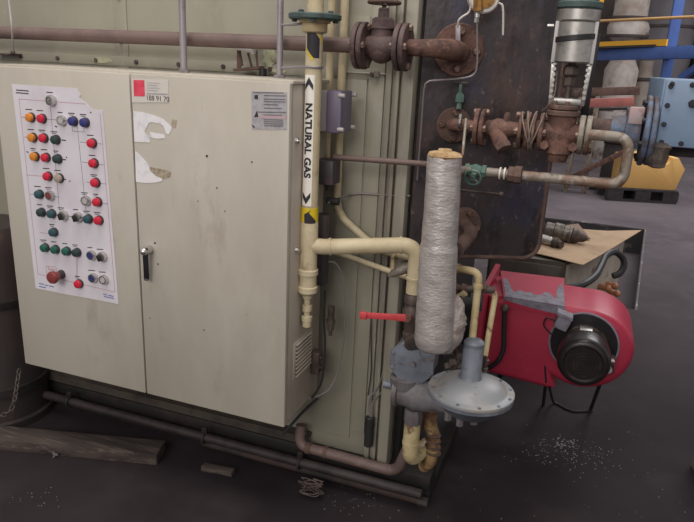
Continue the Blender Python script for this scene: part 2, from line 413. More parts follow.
# ================================================================== BOILER
def build_boiler():
    YC, XE = 1.93, -.50
    r = thing('boiler', (-1.5, 2.6, 0), 'large green-grey sheet-metal boiler casing with a burnt dark end plate, behind the control cabinet', 'boiler')
    G().box((-3.4, YC, .10), (XE, 3.3, 2.35), .004).build('casing', m_green, r)
    # panel seams and cover strips
    g = G()
    xs = at(120, 20, YC).x
    g.box((xs - .022, YC - .004, .15), (xs + .03, YC, 2.3), .001)
    g.box((-3.3, YC - .006, at(150, 64, YC).z - .012), (-.64, YC, at(150, 64, YC).z + .02), .001)
    g.each('cover_strip', m_green, r)
    g = G()
    for k in range(9):
        g.hexes(V((-2.0 + k * .17, YC - .006, at(150, 64, YC).z + .004)), -Y_, 0, 1, .008, .006)
    for k in range(6): g.hexes(V((xs + .004, YC - .004, 1.2 + k * .14)), -Y_, 0, 1, .006, .005)
    g.each('rivet', m_valve, r)
    # inspection panel right of cabinet: shallow raised door with hinges
    g = G(); a = at(332, 290, YC); b = at(392, 290, YC)
    g.box((-.80, YC - .005, .17), (-.655, YC, 1.58), .001)
    g.box((-.648, YC - .007, .2), (-.60, YC, 1.62), .0015)
    g.each('access_panel', m_green, r)
    g = G(); q = at(378, 74, YC)
    g.tube([q - X_ * .1 - Y_ * .008, q + X_ * .05 - Y_ * .008], .003, 6); g.cyl(q - Y_ * .012 - Z_ * .008, q - Y_ * .012 + Z_ * .008, .008)
    g.build('latch_rod', m_post, r)
    # corner post: folded ribs
    g = G()
    g.box((-.592, YC - .02, .1), (-.574, YC, 2.35), .003)
    g.box((-.560, YC - .028, .1), (-.548, YC, 2.35), .003)
    g.box((-.536, YC - .045, .1), (-.500, YC + .02, 2.35), .005)
    g.box((-.574, YC - .008, .1), (-.536, YC, 2.35), .001)
    g.build('corner_post', m_post, r)
    # dark firing-end wall under the smokebox
    G().box((XE, YC + .02, .1), (XE + .025, 3.28, .9), .003).build('end_wall', m_black, r)
    # smokebox: angled plate with rounded lower corner, hopper behind it
    p0, p1 = V((-.495, 1.935, 0)), V((-.112, 2.102, 0)); u = (p1 - p0).normalized(); L = (p1 - p0).length
    zb = at(500, 259, 2.02).z
    rad = .05
    poly = [(0, zb)] + [(L - rad + rad * math.sin(a), zb + rad - rad * math.cos(a)) for a in [i * PI / 12 for i in range(7)]] + [(L, 2.2), (0, 2.2)]
    G().prism(poly, p0, u, Z_, .016, .004).build('end_plate', m_plate, r)
    g = G()                                         # raised rolled lip round the plate
    lip = [p0 + u * a + Z_ * b + V((u.y, -u.x, 0)) * .016 for a, b in poly[:-1]]
    g.tube(lip, .007, 8); g.build('plate_lip', m_rustd, r)
    g = G()
    n = V((u.y, -u.x, 0))
    q0, q1 = p0 - n * .002 + u * .01, p1 - n * .002 - u * .012
    vs = [q0 + Z_ * (zb + .03), q1 + Z_ * (zb + .03), q1 + V((0, .05, zb + .03)), q0 + V((0, .2, zb + .03)),
          q0 + Z_ * 2.2, q1 + Z_ * 2.2, q1 + V((.0, .75, 2.2)), q0 + V((0, .9, 2.2))]
    fs = [(0, 3, 2, 1), (4, 5, 6, 7), (0, 1, 5, 4), (1, 2, 6, 5), (2, 3, 7, 6), (3, 0, 4, 7)]
    fc = g.mesh(vs, fs); bmesh.ops.recalc_face_normals(g.bm, faces=fc)
    g.build('smokebox', m_post, r, angle=20)
    # skid
    g = G()
    g.box((-3.3, 1.9, 0), (-.345, 3.25, .05), .004)
    g.box((-3.3, YC - .035, .05), (-.345, YC + .06, .11), .004)
    g.build('base_frame', m_black, r)
    g = G(); g.bar((-3.3, YC - .02, .150), (-.80, YC - .02, .150), Y_, .04, .008); g.bar((-3.3, YC - .042, .138), (-.8, YC - .042, .138), Z_, .032, .006)
    g.each('ledge_angle', m_ledge, r)
    # scuffed primer patches on the casing near the cabinet top
    g = G()
    for (px, py, w, h) in ((270, 57, .028, .03), (102, 60, .05, .008), (278, 71, .03, .008), (262, 74, .02, .008)):
        c = at(px, py, YC - .0065); n_ = 12
        pl = [(w * (1 + .35 * random.uniform(-1, 1)) * math.cos(2 * PI * k / n_), h * (1 + .35 * random.uniform(-1, 1)) * math.sin(2 * PI * k / n_)) for k in range(n_)]
        g.prism(pl, c, X_, Z_, .0012)
    g.each('chipped_patch', m_chip, r)
build_boiler()

def rail(name, pts, rad, mt, label, cat, fil=.03):
    g = G(); g.tube(pts, rad, 10, fil); return g.build(name, mt, None, label, cat)
# skid rails
r = thing('skid_pipe', (-1.4, 1.84, 0), 'long black pipe rail with clamps running along the floor at the foot of the boiler', 'pipe')
z1 = .078
G().tube([(-2.9, 1.84, z1), (-.36, 1.84, z1)], .017, 12).build('pipe', m_rail, r)
g = G()
for px in (70, 205, 300):
    c = V((at(px, 400 + (px - 70) * .27, 1.84).x, 1.84, z1))
    g.torus(c, X_, .022, .005, 20, 6); g.box(c + V((-.009, -.008, .018)), c + V((.009, .008, .042)), .002)
    g.hexes(c + V((0, -.008, .033)), -Y_, 0, 1, .006, .008)
g.each('clamp', m_rail, r)
r = thing('lower_skid_pipe', (-.9, 1.83, 0), 'lower rusty pipe running close under the black rail at the boiler foot', 'pipe')
G().tube([(-1.22, 1.862, .036), (-.345, 1.862, .036)], .014, 12).build('pipe', m_lowrail, r)
g = G(); g.cyl((-.375, 1.862, .036), (-.34, 1.862, .036), .018, None, 8); g.build('end_cap', m_rail, r)
g = G(); g.obox(at(220, 455, 1.78) * V((1, 0, 0)) + V((0, 1.765, .012)), (1, .12, 0), Y_, Z_, .06, .014, .011, .002)
g.build('timber_offcut', m_wood, None, 'short grey timber offcut lying against the lower rusty pipe on the floor', 'timber')
g = G(); c0 = V((at(316, 466, 1.80).x, 1.785, .02)); pts = []
for k in range(70):
    a = k * .55; pts.append(c0 + V((.034 * math.sin(a * 1.13) + .01 * math.sin(a * 3.1), .018 * math.cos(a * .7) * (1 if k % 2 else .8) - .02, .028 + .024 * math.cos(a))))
g.tube(smooth_path(pts, 3), .0022, 5)
g.build('wire_tangle', m_fit, None, 'tangle of thin grey wire on the floor against the skid rail', 'wire')

# ================================================================== CONTROL CABINET
DY = 1.60
def build_cabinet():
    xl, xr, xs = -1.787, -.757, at(136, 200, DY).x
    zt, zb = H - .0374 * DY, H - .679 * DY
    r = thing('control_cabinet', ((xl + xr) / 2, 1.73, zb), 'wide beige steel control cabinet with two doors, lamps and push buttons on its left door', 'control cabinet')
    g = G(); g.box((xl + .004, DY + .022, zb + .004), (xr, 1.86, zt - .002), .004); g.build('enclosure', m_cab, r)
    g = G(); g.box((xl - .004, DY + .012, zt - .004), (xr + .004, 1.865, zt + .006), .002); g.build('rain_lip', m_door, r)
    g = G(); g.box((xl + .1, 1.84, zb + .1), (xl + .2, 1.93, zb + .2)); g.box((xr - .25, 1.84, zb + .1), (xr - .12, 1.93, zb + .2)); g.box((xl + .1, 1.84, zt - .2), (xr - .12, 1.93, zt - .12))
    g.each('wall_bracket', m_cab, r)
    dl = G().box((xl, DY, zb), (xs - .0025, DY + .02, zt), .004).build('door', m_door, r)
    dr = G().box((xs + .0025, DY, zb), (xr, DY + .02, zt), .004).build('door', m_door, r)
    dr['label'] = 'right door with swing handle and old stickers'; dl['label'] = 'left door with the button panel'
    F = DY - .0005
    # handle
    c = at(150.5, 249, DY); h0 = at(145.2, 250.5, DY - .03); h1 = at(146.5, 277, DY - .018)
    g = G(); g.cyl(V((c.x, DY + .001, c.z)), V((c.x, DY - .032, c.z)), .013, .011, 20, .002); g.ball((c.x, DY - .032, c.z), .0125); g.tube([(c.x, DY - .03, c.z), h0], .009, 10)
    hb = g.build('handle_boss', m_chrome, dr)
    G().bar(h0 + Z_ * .008, h1 - Z_ * .008, X_, .017, .009, .003).build('lever', m_boltd, hb)
    g = G(); g.bar(h1 + Z_ * .004, h1 - Z_ * .012, X_, .017, .010, .003); g.build('lever_tip', m_chrome, hb)
    g = G()
    for px, py, rr in ((155, 243, .003), (158, 264, .0025), (207, 156, .0034), (252, 162, .0022), (217, 188, .002), (198, 201, .0016), (225, 211, .0016), (204, 330, .002), (150, 318, .0016)):
        p = at(px, py, DY); g.cyl(p + Y_ * .001, p - Y_ * .0015, rr, None, 10)
    g.each('screw_hole', m_ink, dr)
    # red and white sticker
    def quad(gg, pts, Y=F, t=.0006):
        P = [at(px, py, Y) for px, py in pts]; o = P[0]
        gg.prism([((p - o).x, (p - o).z) for p in P], o, X_, Z_, t)
    g = G(); quad(g, [(132, 102.5), (168.5, 102.5 - .2), (168.3, 79.5), (131.5, 78.7)]); st = g.build('service_sticker', m_whitelab, dr)
    g = G(); quad(g, [(134, 96), (145, 96.4), (144.3, 80.2), (133.5, 79.8)], F - .0007); g.build('red_square', m_redlab, st)
    g = G()
    for k, y in enumerate((82.5, 85, 87.6, 90.2)):
        quad(g, [(147, y + .5), (160 - 2 * (k % 2), y + .9), (160 - 2 * (k % 2), y + .2), (147, y - .2)], F - .0007)
    quad(g, [(147, 94.2), (167.5, 95), (167.5, 93.5), (147, 92.8)], F - .0007)
    g.build('small_print', m_greylab, st)
    g = place2d(text_bm('188 91 70', .0195, 1.0), at(157.5, 98.7, F - .0007), X_, Z_); g.build('phone_number', m_ink, st)
    # torn paper
    def blob(px, t, Y, mt, name, par):
        gg = G(); quad(gg, px, Y, t); return gg.build(name, mt, par)
    blob([(133.5, 111), (142, 112), (155, 115.5), (163, 119), (172, 127), (171.5, 130), (168.5, 134.8), (166, 133), (163.5, 126), (160, 123.5), (152, 122), (148.5, 123), (147, 127), (144.5, 131), (146, 134), (149.5, 136), (150, 142.5), (134.5, 141.8), (134, 126)], .0006, F, m_torn, 'torn_label', dr)
    blob([(150, 132), (164, 134.5), (165.2, 138), (158, 138.8), (150.2, 137.3)], .0006, F, m_torn, 'torn_label', dr)
    blob([(135.2, 151), (139, 154), (144, 159), (149, 165), (150, 171), (156, 176), (162, 178.5), (162.3, 181), (155, 182.6), (145, 183), (136, 181.8)], .0006, F, m_torn, 'torn_label', dr)
    blob([(150, 167), (156, 168), (164, 169.5), (171, 172), (170, 177), (163, 179), (157, 177), (151, 172)], .0004, F, m_glue, 'glue_patch', dr)
    blob([(172, 119), (177, 120), (175.5, 128), (171, 127)], .0004, F, m_glue, 'glue_patch', dr)
    # faded warning sheet
    g = G(); quad(g, [(252, 129), (287, 129.5), (287, 92.5), (251.5, 91)]); fs = g.build('faded_notice', m_greylab, dr)
    g = G()
    for y0, x0, x1 in ((92, 253, 284), (95, 264, 286), (98.5, 264, 285), (101, 264, 285), (104, 264, 278), (107.5, 264, 282), (111.5, 256, 286), (114.5, 263, 282)):
        quad(g, [(x0, y0 + .9), (x1, y0 + 1.4), (x1, y0 + .4), (x0, y0)], F - .0007)
    for y0 in (119.5, 121.5, 123.5, 125.5): quad(g, [(264, y0 + .6), (283, y0 + 1), (283, y0 + .1), (264, y0 - .2)], F - .0007)
    g.build('small_print', m_regdk, fs)
    g = G(); quad(g, [(254, 117), (257, 110.5), (258.5, 117)], F - .0007); quad(g, [(254.5, 99), (254.5, 95), (258, 95), (258, 99)], F - .0007); quad(g, [(251.5, 124), (255, 127), (253.5, 128)], F - .0007); g.build('warning_mark', m_ink, fs)
    g = G(); quad(g, [(259, 118), (286, 119), (286, 116), (259, 115)], F - .0007); g.build('pink_band', m_pinklab, fs)
    # printed panel sheet
    g = G(); quad(g, [(36, 288), (60, 293), (90, 298.5), (118.7, 304), (103, 110), (98, 110), (93.5, 109.5), (90, 107.5), (88, 105), (86, 102.5), (82, 100), (79.5, 97.5), (81, 94.5), (78.5, 91), (77.8, 88.4), (45, 86.3), (12, 84)], F, .0012)
    ps = g.build('printed_panel', m_paper, r)
    S = F - .0013
    def line(gg, a, b, w=.0016):
        p, q = at(*a, S), at(*b, S); gg.bar(p, q, (q - p).cross(Y_), w, .0004)
    g = G()
    for a, b in (((19, 99), (86, 104)), ((19, 99), (38, 274)), ((38, 274), (115, 292)), ((115, 292), (100, 113)), ((26, 175), (55, 177)), ((40, 232.5), (60, 235)), ((46, 266), (56, 267)), ((46, 266), (46.5, 274)), ((56, 267), (57, 277)), ((77, 255), (77, 284))): line(g, a, b)
    g.build('pink_border_line', m_pink, ps)
    g = G()
    for a, b in (((21, 117), (70, 121)), ((50, 102), (60, 215)), ((24, 137), (54, 140)), ((77, 124), (86, 211)), ((72, 124), (72.5, 131)), ((72.5, 131), (84, 132)), ((84, 124), (84, 132)), ((80, 142), (102, 144)), ((82, 162), (104, 165)), ((86, 182), (106, 184)), ((88, 202), (108, 204)), ((47, 196), (59, 197)), ((60, 215), (88, 219)), ((77, 255), (77, 280)), ((30, 194), (48, 196))): line(g, a, b, .0013)
    g.build('grey_diagram_line', m_gline, ps)
    g = G()
    for px, py in BT_XY: 
        w = 6.5 if (int(px * 7) % 3) else 5
        line(g, (px - w / 2, py - 8.3), (px + w / 2, py - 7.9), .0030)
        if int(px * 3) % 2: line(g, (px - w / 3, py - 6.6), (px + w / 3, py - 6.3), .0018)
    for a, b in (((16, 90.0), (28.5, 91)), ((16, 92.6), (28.5, 93.7)), ((61.5, 140), (66, 140.5)), ((63, 159.5), (66, 159.8)), ((63.5, 179), (66, 179.5)), ((69, 181), (70.5, 181.2))): line(g, a, b, .0034)
    for a, b in (((55, 126), (57, 127)), ((66, 157), (67, 158)), ((90, 112), (91.4, 113)), ((26.5, 151.5), (28.5, 152.5))): line(g, a, b, .004)
    g.build('caption_mark', m_ink, ps)
    g = G()
    for a, b in (((39, 283.3), (44, 284.5)), ((45, 285), (48, 285.6)), ((49, 285.8), (54, 287)), ((39, 286.3), (46, 287.8)), ((103, 294), (107, 295)), ((108, 295.2), (113.5, 296.4)), ((104, 296.5), (114, 298.6))): line(g, a, b, .0034)
    g.build('maker_mark', m_blueink, ps)
    g = place2d(text_bm('Stop', .017), at(51.5, 269.2, S), X_, Z_); g.build('stop_lettering', m_pink, ps)
    # buttons (prototypes at their own origin, then copied)
    base = V((0, 0, 0))
    def proto(kind, col):
        R0 = .0152
        g = G()
        if kind == 'lamp':
            g.lathe([(R0, 0), (R0, .004), (R0 * .93, .007), (R0 * .8, .0075)], base, -Y_, 24); rim = btn['rim']
            c = G(); c.lathe([(R0 * .86, .005), (R0 * .88, .013), (R0 * .8, .0165), (R0 * .5, .018), (0, .0183)], base, -Y_, 24); cm = btn[col]
        elif kind == 'push':
            g.lathe([(R0, 0), (R0 * 1.02, .008), (R0 * .95, .014), (R0 * .72, .0142), (R0 * .68, .010)], base, -Y_, 24); rim = m_chrome
            c = G(); c.lathe([(R0 * .68, .006), (R0 * .68, .0125), (R0 * .6, .0135), (0, .0137)], base, -Y_, 20); cm = btn[col]
        elif kind == 'selector':
            g.lathe([(R0, 0), (R0 * 1.02, .008), (R0 * .95, .014), (R0 * .7, .0145), (0, .0135)], base, -Y_, 24); rim = m_chrome
            c = G(); c.obox((-.003, -.017, -.003), V((1, 0, .4)), Y_, V((-.4, 0, 1)), .0062, .006, .0105, .002); cm = m_blk
        elif kind == 'key':
            g.lathe([(R0 * 1.05, 0), (R0 * 1.05, .010), (R0 * .98, .016), (R0 * .74, .0165), (R0 * .7, .010)], base, -Y_, 24); rim = m_chrome
            c = G(); c.lathe([(R0 * .66, .008), (R0 * .62, .015), (0, .0155)], base, -Y_, 20); c.obox((0, -.0158, 0), V((1, 0, .5)), Y_, V((-.5, 0, 1)), .007, .001, .0016); cm = m_steel
        else:
            g.lathe([(R0, 0), (R0, .006), (R0 * .8, .012), (R0 * .8, .020)], base, -Y_, 24); rim = btn['rim']
            c = G(); c.lathe([(R0 * .8, .018), (R0 * 1.35, .036), (R0 * 1.4, .043), (R0 * 1.2, .049), (0, .052)], base, -Y_, 28); cm = btn[col]
        out = []
        for gg, mm in ((g, rim), (c, cm)):
            me = bpy.data.meshes.new('button'); gg.bm.to_mesh(me); gg.bm.free(); me.set_sharp_from_angle(angle=math.radians(38)); me.materials.append(mm); out.append(me)
        return out
    cache = {}
    for (px, py), kind, col in BT:
        if (kind, col) not in cache: cache[kind, col] = proto(kind, col)
        ma, mb = cache[kind, col]
        p = at(px, py, S - {'mushroom': .042, 'selector': .017}.get(kind, .013)); p.y = S
        nm = {'lamp': 'indicator_lamp', 'push': 'push_button', 'selector': 'selector_switch', 'key': 'key_switch', 'mushroom': 'stop_button'}[kind]
        o = bpy.data.objects.new(nm, ma); C.objects.link(o); o.parent = r; o.location = p - org(r)
        o['label'] = {'lamp': col + ' indicator lamp', 'push': 'chrome push button with ' + col + ' cap', 'selector': 'black selector switch', 'key': 'chrome key switch', 'mushroom': 'reddish brown mushroom stop button'}[kind]
        q = bpy.data.objects.new({'selector': 'knob', 'key': 'key_slot'}.get(kind, 'cap'), mb); C.objects.link(q); q.parent = o
    # side face: louvre, screws
    g = G(); xx = xr
    a, b = at(291, 350, 1.63), at(309, 350, 1.78)
    zc = at(300, 355, 1.70).z
    g.box((xx, 1.655, zc - .07), (xx + .003, 1.795, zc + .055), .001)
    for k in range(9):
        z = zc - .060 + k * .0132
        g.obox((xx + .0055, 1.725, z), Y_, V((1, 0, -.8)), V((.8, 0, 1)), .058, .0030, .0011)
    lv = g.build('louvre_vent', m_cab, r)
    g = G()
    for k in range(8):
        z = zc - .0545 + k * .0132
        g.box((xx + .0031, 1.668, z - .0042), (xx + .0036, 1.782, z + .0042))
    g.each('slot', m_blk, lv)
    g = G()
    for yy, px, py in ((1.645, 299, 141), (1.66, 296, 250)):
        c = V((xx, yy, at(px, py, yy).z)); g.cyl(c, c + X_ * .008, .009, .008, 16); g.cyl(c + X_ * .008, c + X_ * .012, .004)
    g.each('hinge_screw', m_chrome, r)
    g = G()
    for y in (1.70, 1.78, 1.83): g.cyl((xx - .001, y, zt - .012), (xx + .003, y, zt - .012), .004, None, 8)
    g.each('rivet', m_cab, r)
BT = [((49.6, 100.5), 'key', ''), ((28.7, 117.6), 'lamp', 'orange'), ((40, 118.7), 'lamp', 'red'), ((60, 120.6), 'push', 'grey'), ((71.3, 121.4), 'lamp', 'blue'), ((83, 122.7), 'lamp', 'blue'),
      ((30.8, 137.7), 'lamp', 'orange'), ((41.8, 138.3), 'lamp', 'red'), ((53.9, 139.9), 'lamp', 'dark green'), ((90.3, 143.4), 'lamp', 'red'),
      ((33, 156.8), 'lamp', 'orange'), ((44, 157.8), 'lamp', 'red'), ((55.8, 159.2), 'lamp', 'dark green'), ((92, 163.5), 'lamp', 'red'), ((46.1, 176.6), 'lamp', 'red'), ((57.4, 178.5), 'lamp', 'beige'), ((93.8, 183), 'lamp', 'red'),
      ((37.5, 194.6), 'lamp', 'teal'), ((48.4, 195.8), 'push', 'brown'), ((84.4, 201), 'push', 'grey'), ((95.7, 202.4), 'lamp', 'red'),
      ((39.5, 212.8), 'lamp', 'dark green'), ((49.9, 214.2), 'lamp', 'teal'), ((61, 216), 'selector', ''), ((75.5, 217.7), 'selector', ''), ((86.5, 219.4), 'lamp', 'teal'), ((97.1, 220.8), 'lamp', 'red'),
      ((51.9, 232.7), 'lamp', 'teal'), ((43.2, 248.2), 'lamp', 'green'), ((53.6, 250), 'lamp', 'green'), ((64.8, 251.7), 'lamp', 'green'), ((75, 253.1), 'lamp', 'dark green'), ((90, 255.7), 'push', 'blue'), ((100, 257.4), 'selector', ''),
      ((52.4, 277.6), 'mushroom', 'brown'), ((77.2, 284.5), 'lamp', 'red'), ((91.6, 278.5), 'push', 'blue'), ((102.3, 280.2), 'push', 'grey')]
BT_XY = [b[0] for b in BT if b[1] != 'mushroom']
build_cabinet()

# small electrical boxes on the cabinet's right side
XR = -.757
def sidebox():
    c = at(338, 111, 1.80)
    r = thing('junction_box', (c.x, 1.80, c.z - .06), 'purple-grey plastic junction box high on the side of the cabinet behind the gas pipe', 'junction box')
    g = G(); g.box((XR + .0005, 1.765, c.z - .058), (c.x - .022, 1.845, c.z + .055), .003); g.build('box_base', m_lgrey, r)
    g = G(); g.box((c.x - .0215, 1.76, c.z - .06), (c.x + .024, 1.85, c.z + .058), .004)
    g.build('lid', m_purple, r)
    g = G()
    for z in (-.048, .046):
        g.cyl((c.x + .018, 1.757, c.z + z), (c.x + .036, 1.757, c.z + z), .006, None, 10)
        g.cyl((c.x + .018, 1.853, c.z + z), (c.x + .036, 1.853, c.z + z), .006, None, 10)
    g.each('lid_screw', m_lgrey, r)
    c = at(329, 172, 1.80)
    r = thing('switch_box', (c.x, 1.80, c.z - .04), 'small dark switch box on the cabinet side below the purple-grey box', 'switch box')
    g = G(); g.box((XR + .0005, 1.775, c.z - .036), (c.x + .022, 1.84, c.z + .036), .004); g.build('housing', m_dkbox, r)
    g = G(); g.cyl((c.x, 1.80, c.z - .036), (c.x, 1.80, c.z - .056), .011, .008); g.cyl((c.x - .01, 1.815, c.z - .09), (c.x + .03, 1.815, c.z - .09), .010, .012); g.each('cable_gland', m_cable, r)
    # lower pull box and its terminal strip
    c = at(321, 260, 1.80)
    r = thing('wiring_duct', (c.x, 1.80, .5), 'grimy grey wiring box with terminals low on the cabinet side behind the gas pipe', 'wiring box')
    g = G(); g.box((XR + .0005, 1.79, at(321, 285, 1.80).z), (c.x + .014, 1.835, at(321, 215, 1.80).z), .003)
    g.build('cover', m_dkbox, r)
    g = G()
    for k in range(4):
        for j in range(3):
            p = V((XR + .006 + .011 * j, 1.80 + .008 * (k % 2), at(318, 356 + 5 * k, 1.8).z)); g.cyl(p, p + V((.010, -.012, .002)), .004, None, 8)
    g.box((XR + .0005, 1.79, at(318, 374, 1.8).z), (XR + .03, 1.825, at(318, 352, 1.8).z), .002)
    g.build('terminal_strip', m_fit, r)
    g = G(); p = at(331, 318, 1.80); g.cyl(p + Z_ * .04, p - Z_ * .04, .011, None, 14); g.cyl(p - Z_ * .005, p - Z_ * .02, .014); g.cyl(p - Z_ * .04, p - Z_ * .06, .006)
    g.build('cable_coupler', m_fit, r)
sidebox()
def cable(name, pts, rad, mt, label, cat='cable', n=6):
    g = G(); g.tube(smooth_path(pts, n), rad, 8); return g.build(name, mt, None, label, cat)
A = at
cable('cable', [A(350, 194.5, 1.91), A(342, 197, 1.87), A(335, 201, 1.83), A(328, 203, 1.80)], .0038, m_gcable, 'short grey cable bending from the casing to the dark switch box')
cable('wall_conduit', [A(410, 196, 1.90), A(390, 195.5, 1.915), A(374, 194.5, 1.92), A(362, 193.5, 1.92), A(350, 194.5, 1.915)], .0036, m_tubegrey, 'thin grey conduit across the casing at mid height right of the cabinet')
cable('hanging_cable', [A(327, 262, 1.83), A(336, 264, 1.84), A(343, 280, 1.85), A(345, 312, 1.85), A(343, 345, 1.85), A(338, 370, 1.84), A(330, 388, 1.82), A(318, 396, 1.80), A(308, 399, 1.79)], .003, m_gcable, 'thin grey cable looping down from the wiring box to the foot of the cabinet side')
cable('drop_cable', [A(325, 290, 1.775), A(324, 320, 1.775), A(325, 345, 1.78), A(322, 380, 1.78), A(312, 398, 1.78)], .0035, m_cable, 'straight dark cable beside the louvre on the cabinet side')
cable('floor_cable', [A(318, 398, 1.88), A(303, 412, 1.84), A(292, 424, 1.80), A(283, 434, 1.78)], .005, m_cable, 'thick black cable sloping away under the cabinet corner')
# probe hanging on the casing with twin cables
r = thing('temperature_probe', tuple(A(367, 450, 1.88)), 'black tube-shaped device hanging upright by two cables on the casing', 'probe')
p = A(369, 432, 1.88)
g = G(); g.cyl(p - Z_ * .055, p + Z_ * .06, .0155, None, 18, .004); g.cyl(p + Z_ * .03, p + Z_ * .036, .0175); g.build('body', m_cable, r)
g = G(); g.tube(smooth_path([p + Z_ * .055, A(369, 400, 1.89), A(379, 385, 1.9), A(385, 360, 1.9), A(388, 320, 1.91)]), .003, 6); g.tube(smooth_path([p + Z_ * .055 + X_ * .006, A(373, 402, 1.89), A(384, 388, 1.9), A(390, 362, 1.9), A(393, 330, 1.91)]), .003, 6); g.each('lead', m_gcable, r)
cable('thin_drop_wire', [A(371, 318, 1.9), A(371, 345, 1.9), A(371, 372, 1.9), A(368, 395, 1.9)], .002, m_cable, 'thin dark wire hanging below the red lever in front of the casing')

# ================================================================== PIPES ABOVE THE CABINET
PZ = A(180, 39, 1.8).z
def brown_pipe():
    r = thing('steam_pipe', (-1.2, 1.8, PZ - .02), 'long horizontal brown pipe across the boiler top with an elbow into a round flange', 'pipe')
    fx = A(456, 50, 1.96); yp = 1.935 + (fx.x + .495) / .413 * .18
    nrm = V((.4, -.917, 0)).normalized()
    fc = V((fx.x, yp, fx.z)) + nrm * .018
    G().tube([(-2.8, 1.8, PZ), (-.625, 1.8, PZ)], .0205, 16).build('pipe', m_brownpipe, r)
    e = fc + nrm * .02
    g = G(); pts = fillet([V((-.535, 1.8, PZ)), V((fc.x - .01, 1.8 , PZ)), V((fc.x + .005, fc.y, fc.z - .005))], .09, 8)
    rad = [.0215 + .008 * min(1, i / (len(pts) - 2)) for i in range(len(pts))]
    g.tube(pts, rad, 18); g.build('elbow', m_rust, r)
    g = G(); g.cyl(fc - nrm * .012, fc + nrm * .006, .074, None, 40, .003); g.mi = 1
    u, v, w = frame(nrm)
    g.hexes(fc + nrm * .006, nrm, .052, 4, .0115, .012, .5)
    g.build('end_flange', [m_rust, m_bolt], r)
brown_pipe()
def gate_valve():
    c = V((A(382, 46, 1.8).x, 1.8, PZ))
    r = thing('gate_valve', c - Z_ * .065, 'dark purple-brown flanged gate valve with handwheel on the horizontal brown pipe', 'valve')
    g = G()
    xl, xr = A(362, 46, 1.8).x, A(403, 46, 1.8).x
    for x in (xl, xr):
        g = G(); flange(g, (x, 1.8, PZ), X_, .063, .014, .003, 4, .010, .5, .5, 1); g.build('flange', [m_valve, m_bolt], r)
    g = G()
    g.lathe([(.026, xl - c.x + .015), (.030, -.03), (.038, -.015), (.040, 0), (.038, .015), (.030, .03), (.026, xr - c.x - .015)], c, X_, 24)
    g.cyl(c, c + Z_ * .045, .034, .030); g.ball(c - Z_ * .012, .038, 16, (1, 1, .9))
    g.build('body', m_valve, r)
    g = G(); g.cyl(c + Z_ * .045, c + Z_ * .050, .036); g.lathe([(.036, .048), (.034, .070), (.024, .075)], c, Z_, 6); g.lathe([(.017, .074), (.017, .096), (.013, .100)], c, Z_, 6); g.cyl(c + Z_ * .098, c + Z_ * .126, .006)
    g.build('bonnet', m_valve, r)
    wheel('', c + Z_ * .113, Z_, .042, .0048, m_rustd, r)
gate_valve()
def conduit(px0, px1, ytop, ybot, label, name='conduit'):
    a = A(px0, ytop, 1.75); b = A(px1, ybot, 1.75)
    r = thing(name, b, label, 'conduit')
    G().tube([V((b.x, 1.75, 2.2)), V((b.x, 1.75, b.z))], .0105 if px0 < 200 else .009, 14).build('tube', m_conduit, r)
    G().cyl((b.x, 1.75, 1.385), (b.x, 1.75, 1.405), .016, None, 6).build('lock_nut', m_conduit, r)
conduit(181, 184, 0, 71, 'pale grey vertical conduit entering the cabinet top in front of the brown pipe')
conduit(279, 279.5, 0, 80, 'grey vertical conduit entering the cabinet top next to the yellow gas pipe')
# bracket and little items on the cabinet top/back
r = thing('support_bracket', A(247, 74, 1.85), 'rusty bracket with a pale sheet tray above the cabinet under the brown pipe', 'bracket')
g = G(); g.bar(A(239, 42, 1.86), A(239, 70, 1.86), X_, .012, .006); g.tube([A(229, 40, 1.86), A(238, 42, 1.86), A(242, 66, 1.86)], .005, 8); g.tube([A(248, 53, 1.86), A(252, 68, 1.86)], .004, 6); g.tube([A(256, 50, 1.86), A(258, 70, 1.86)], .004, 6); g.bar(A(236, 70, 1.87), A(262, 67.5, 1.87), Z_, .008, .035)
g.build('arm', m_rustd, r)
g = G(); g.obox(A(248, 50, 1.87), V((1, 0, -.1)), Y_, Z_, .028, .03, .004, .001); g.obox(A(257, 50, 1.87), X_, Y_, Z_, .004, .03, .012); g.build('tray', m_lgrey, r)
g = G(); g.cyl(A(263, 76, 1.86), A(263, 76, 1.86) + Z_ * .022, .013, .011, 14); g.build('rubber_stopper', m_boltd, None, 'small dark round stopper on the ledge behind the cabinet top', 'stopper')
cable('capillary_wire', [A(8, -6, 1.75), A(10, 10, 1.75), A(12, 30, 1.75), A(13, 52, 1.8)], .003, m_lgrey, 'thin white wire hanging down in front of the brown pipe at the far left', 'wire')
g = G(); g.bar(A(-4, 54, 1.9), A(17, 54.5, 1.9), Y_, .06, .006, .001); g.hexes(A(13, 53.4, 1.88), Z_, 0, 1, .008, .008)
g.build('clip_bracket', m_fit, None, 'small dark clip bracket on the casing at the foot of the white wire', 'bracket')
cable('lifting_eye', [A(142, 75.5, 1.7), A(146, 72, 1.7), A(152, 72, 1.7), A(157, 76, 1.7)], .003, m_cab, 'small bent wire loop on the cabinet top left of the tall conduit', 'loop')

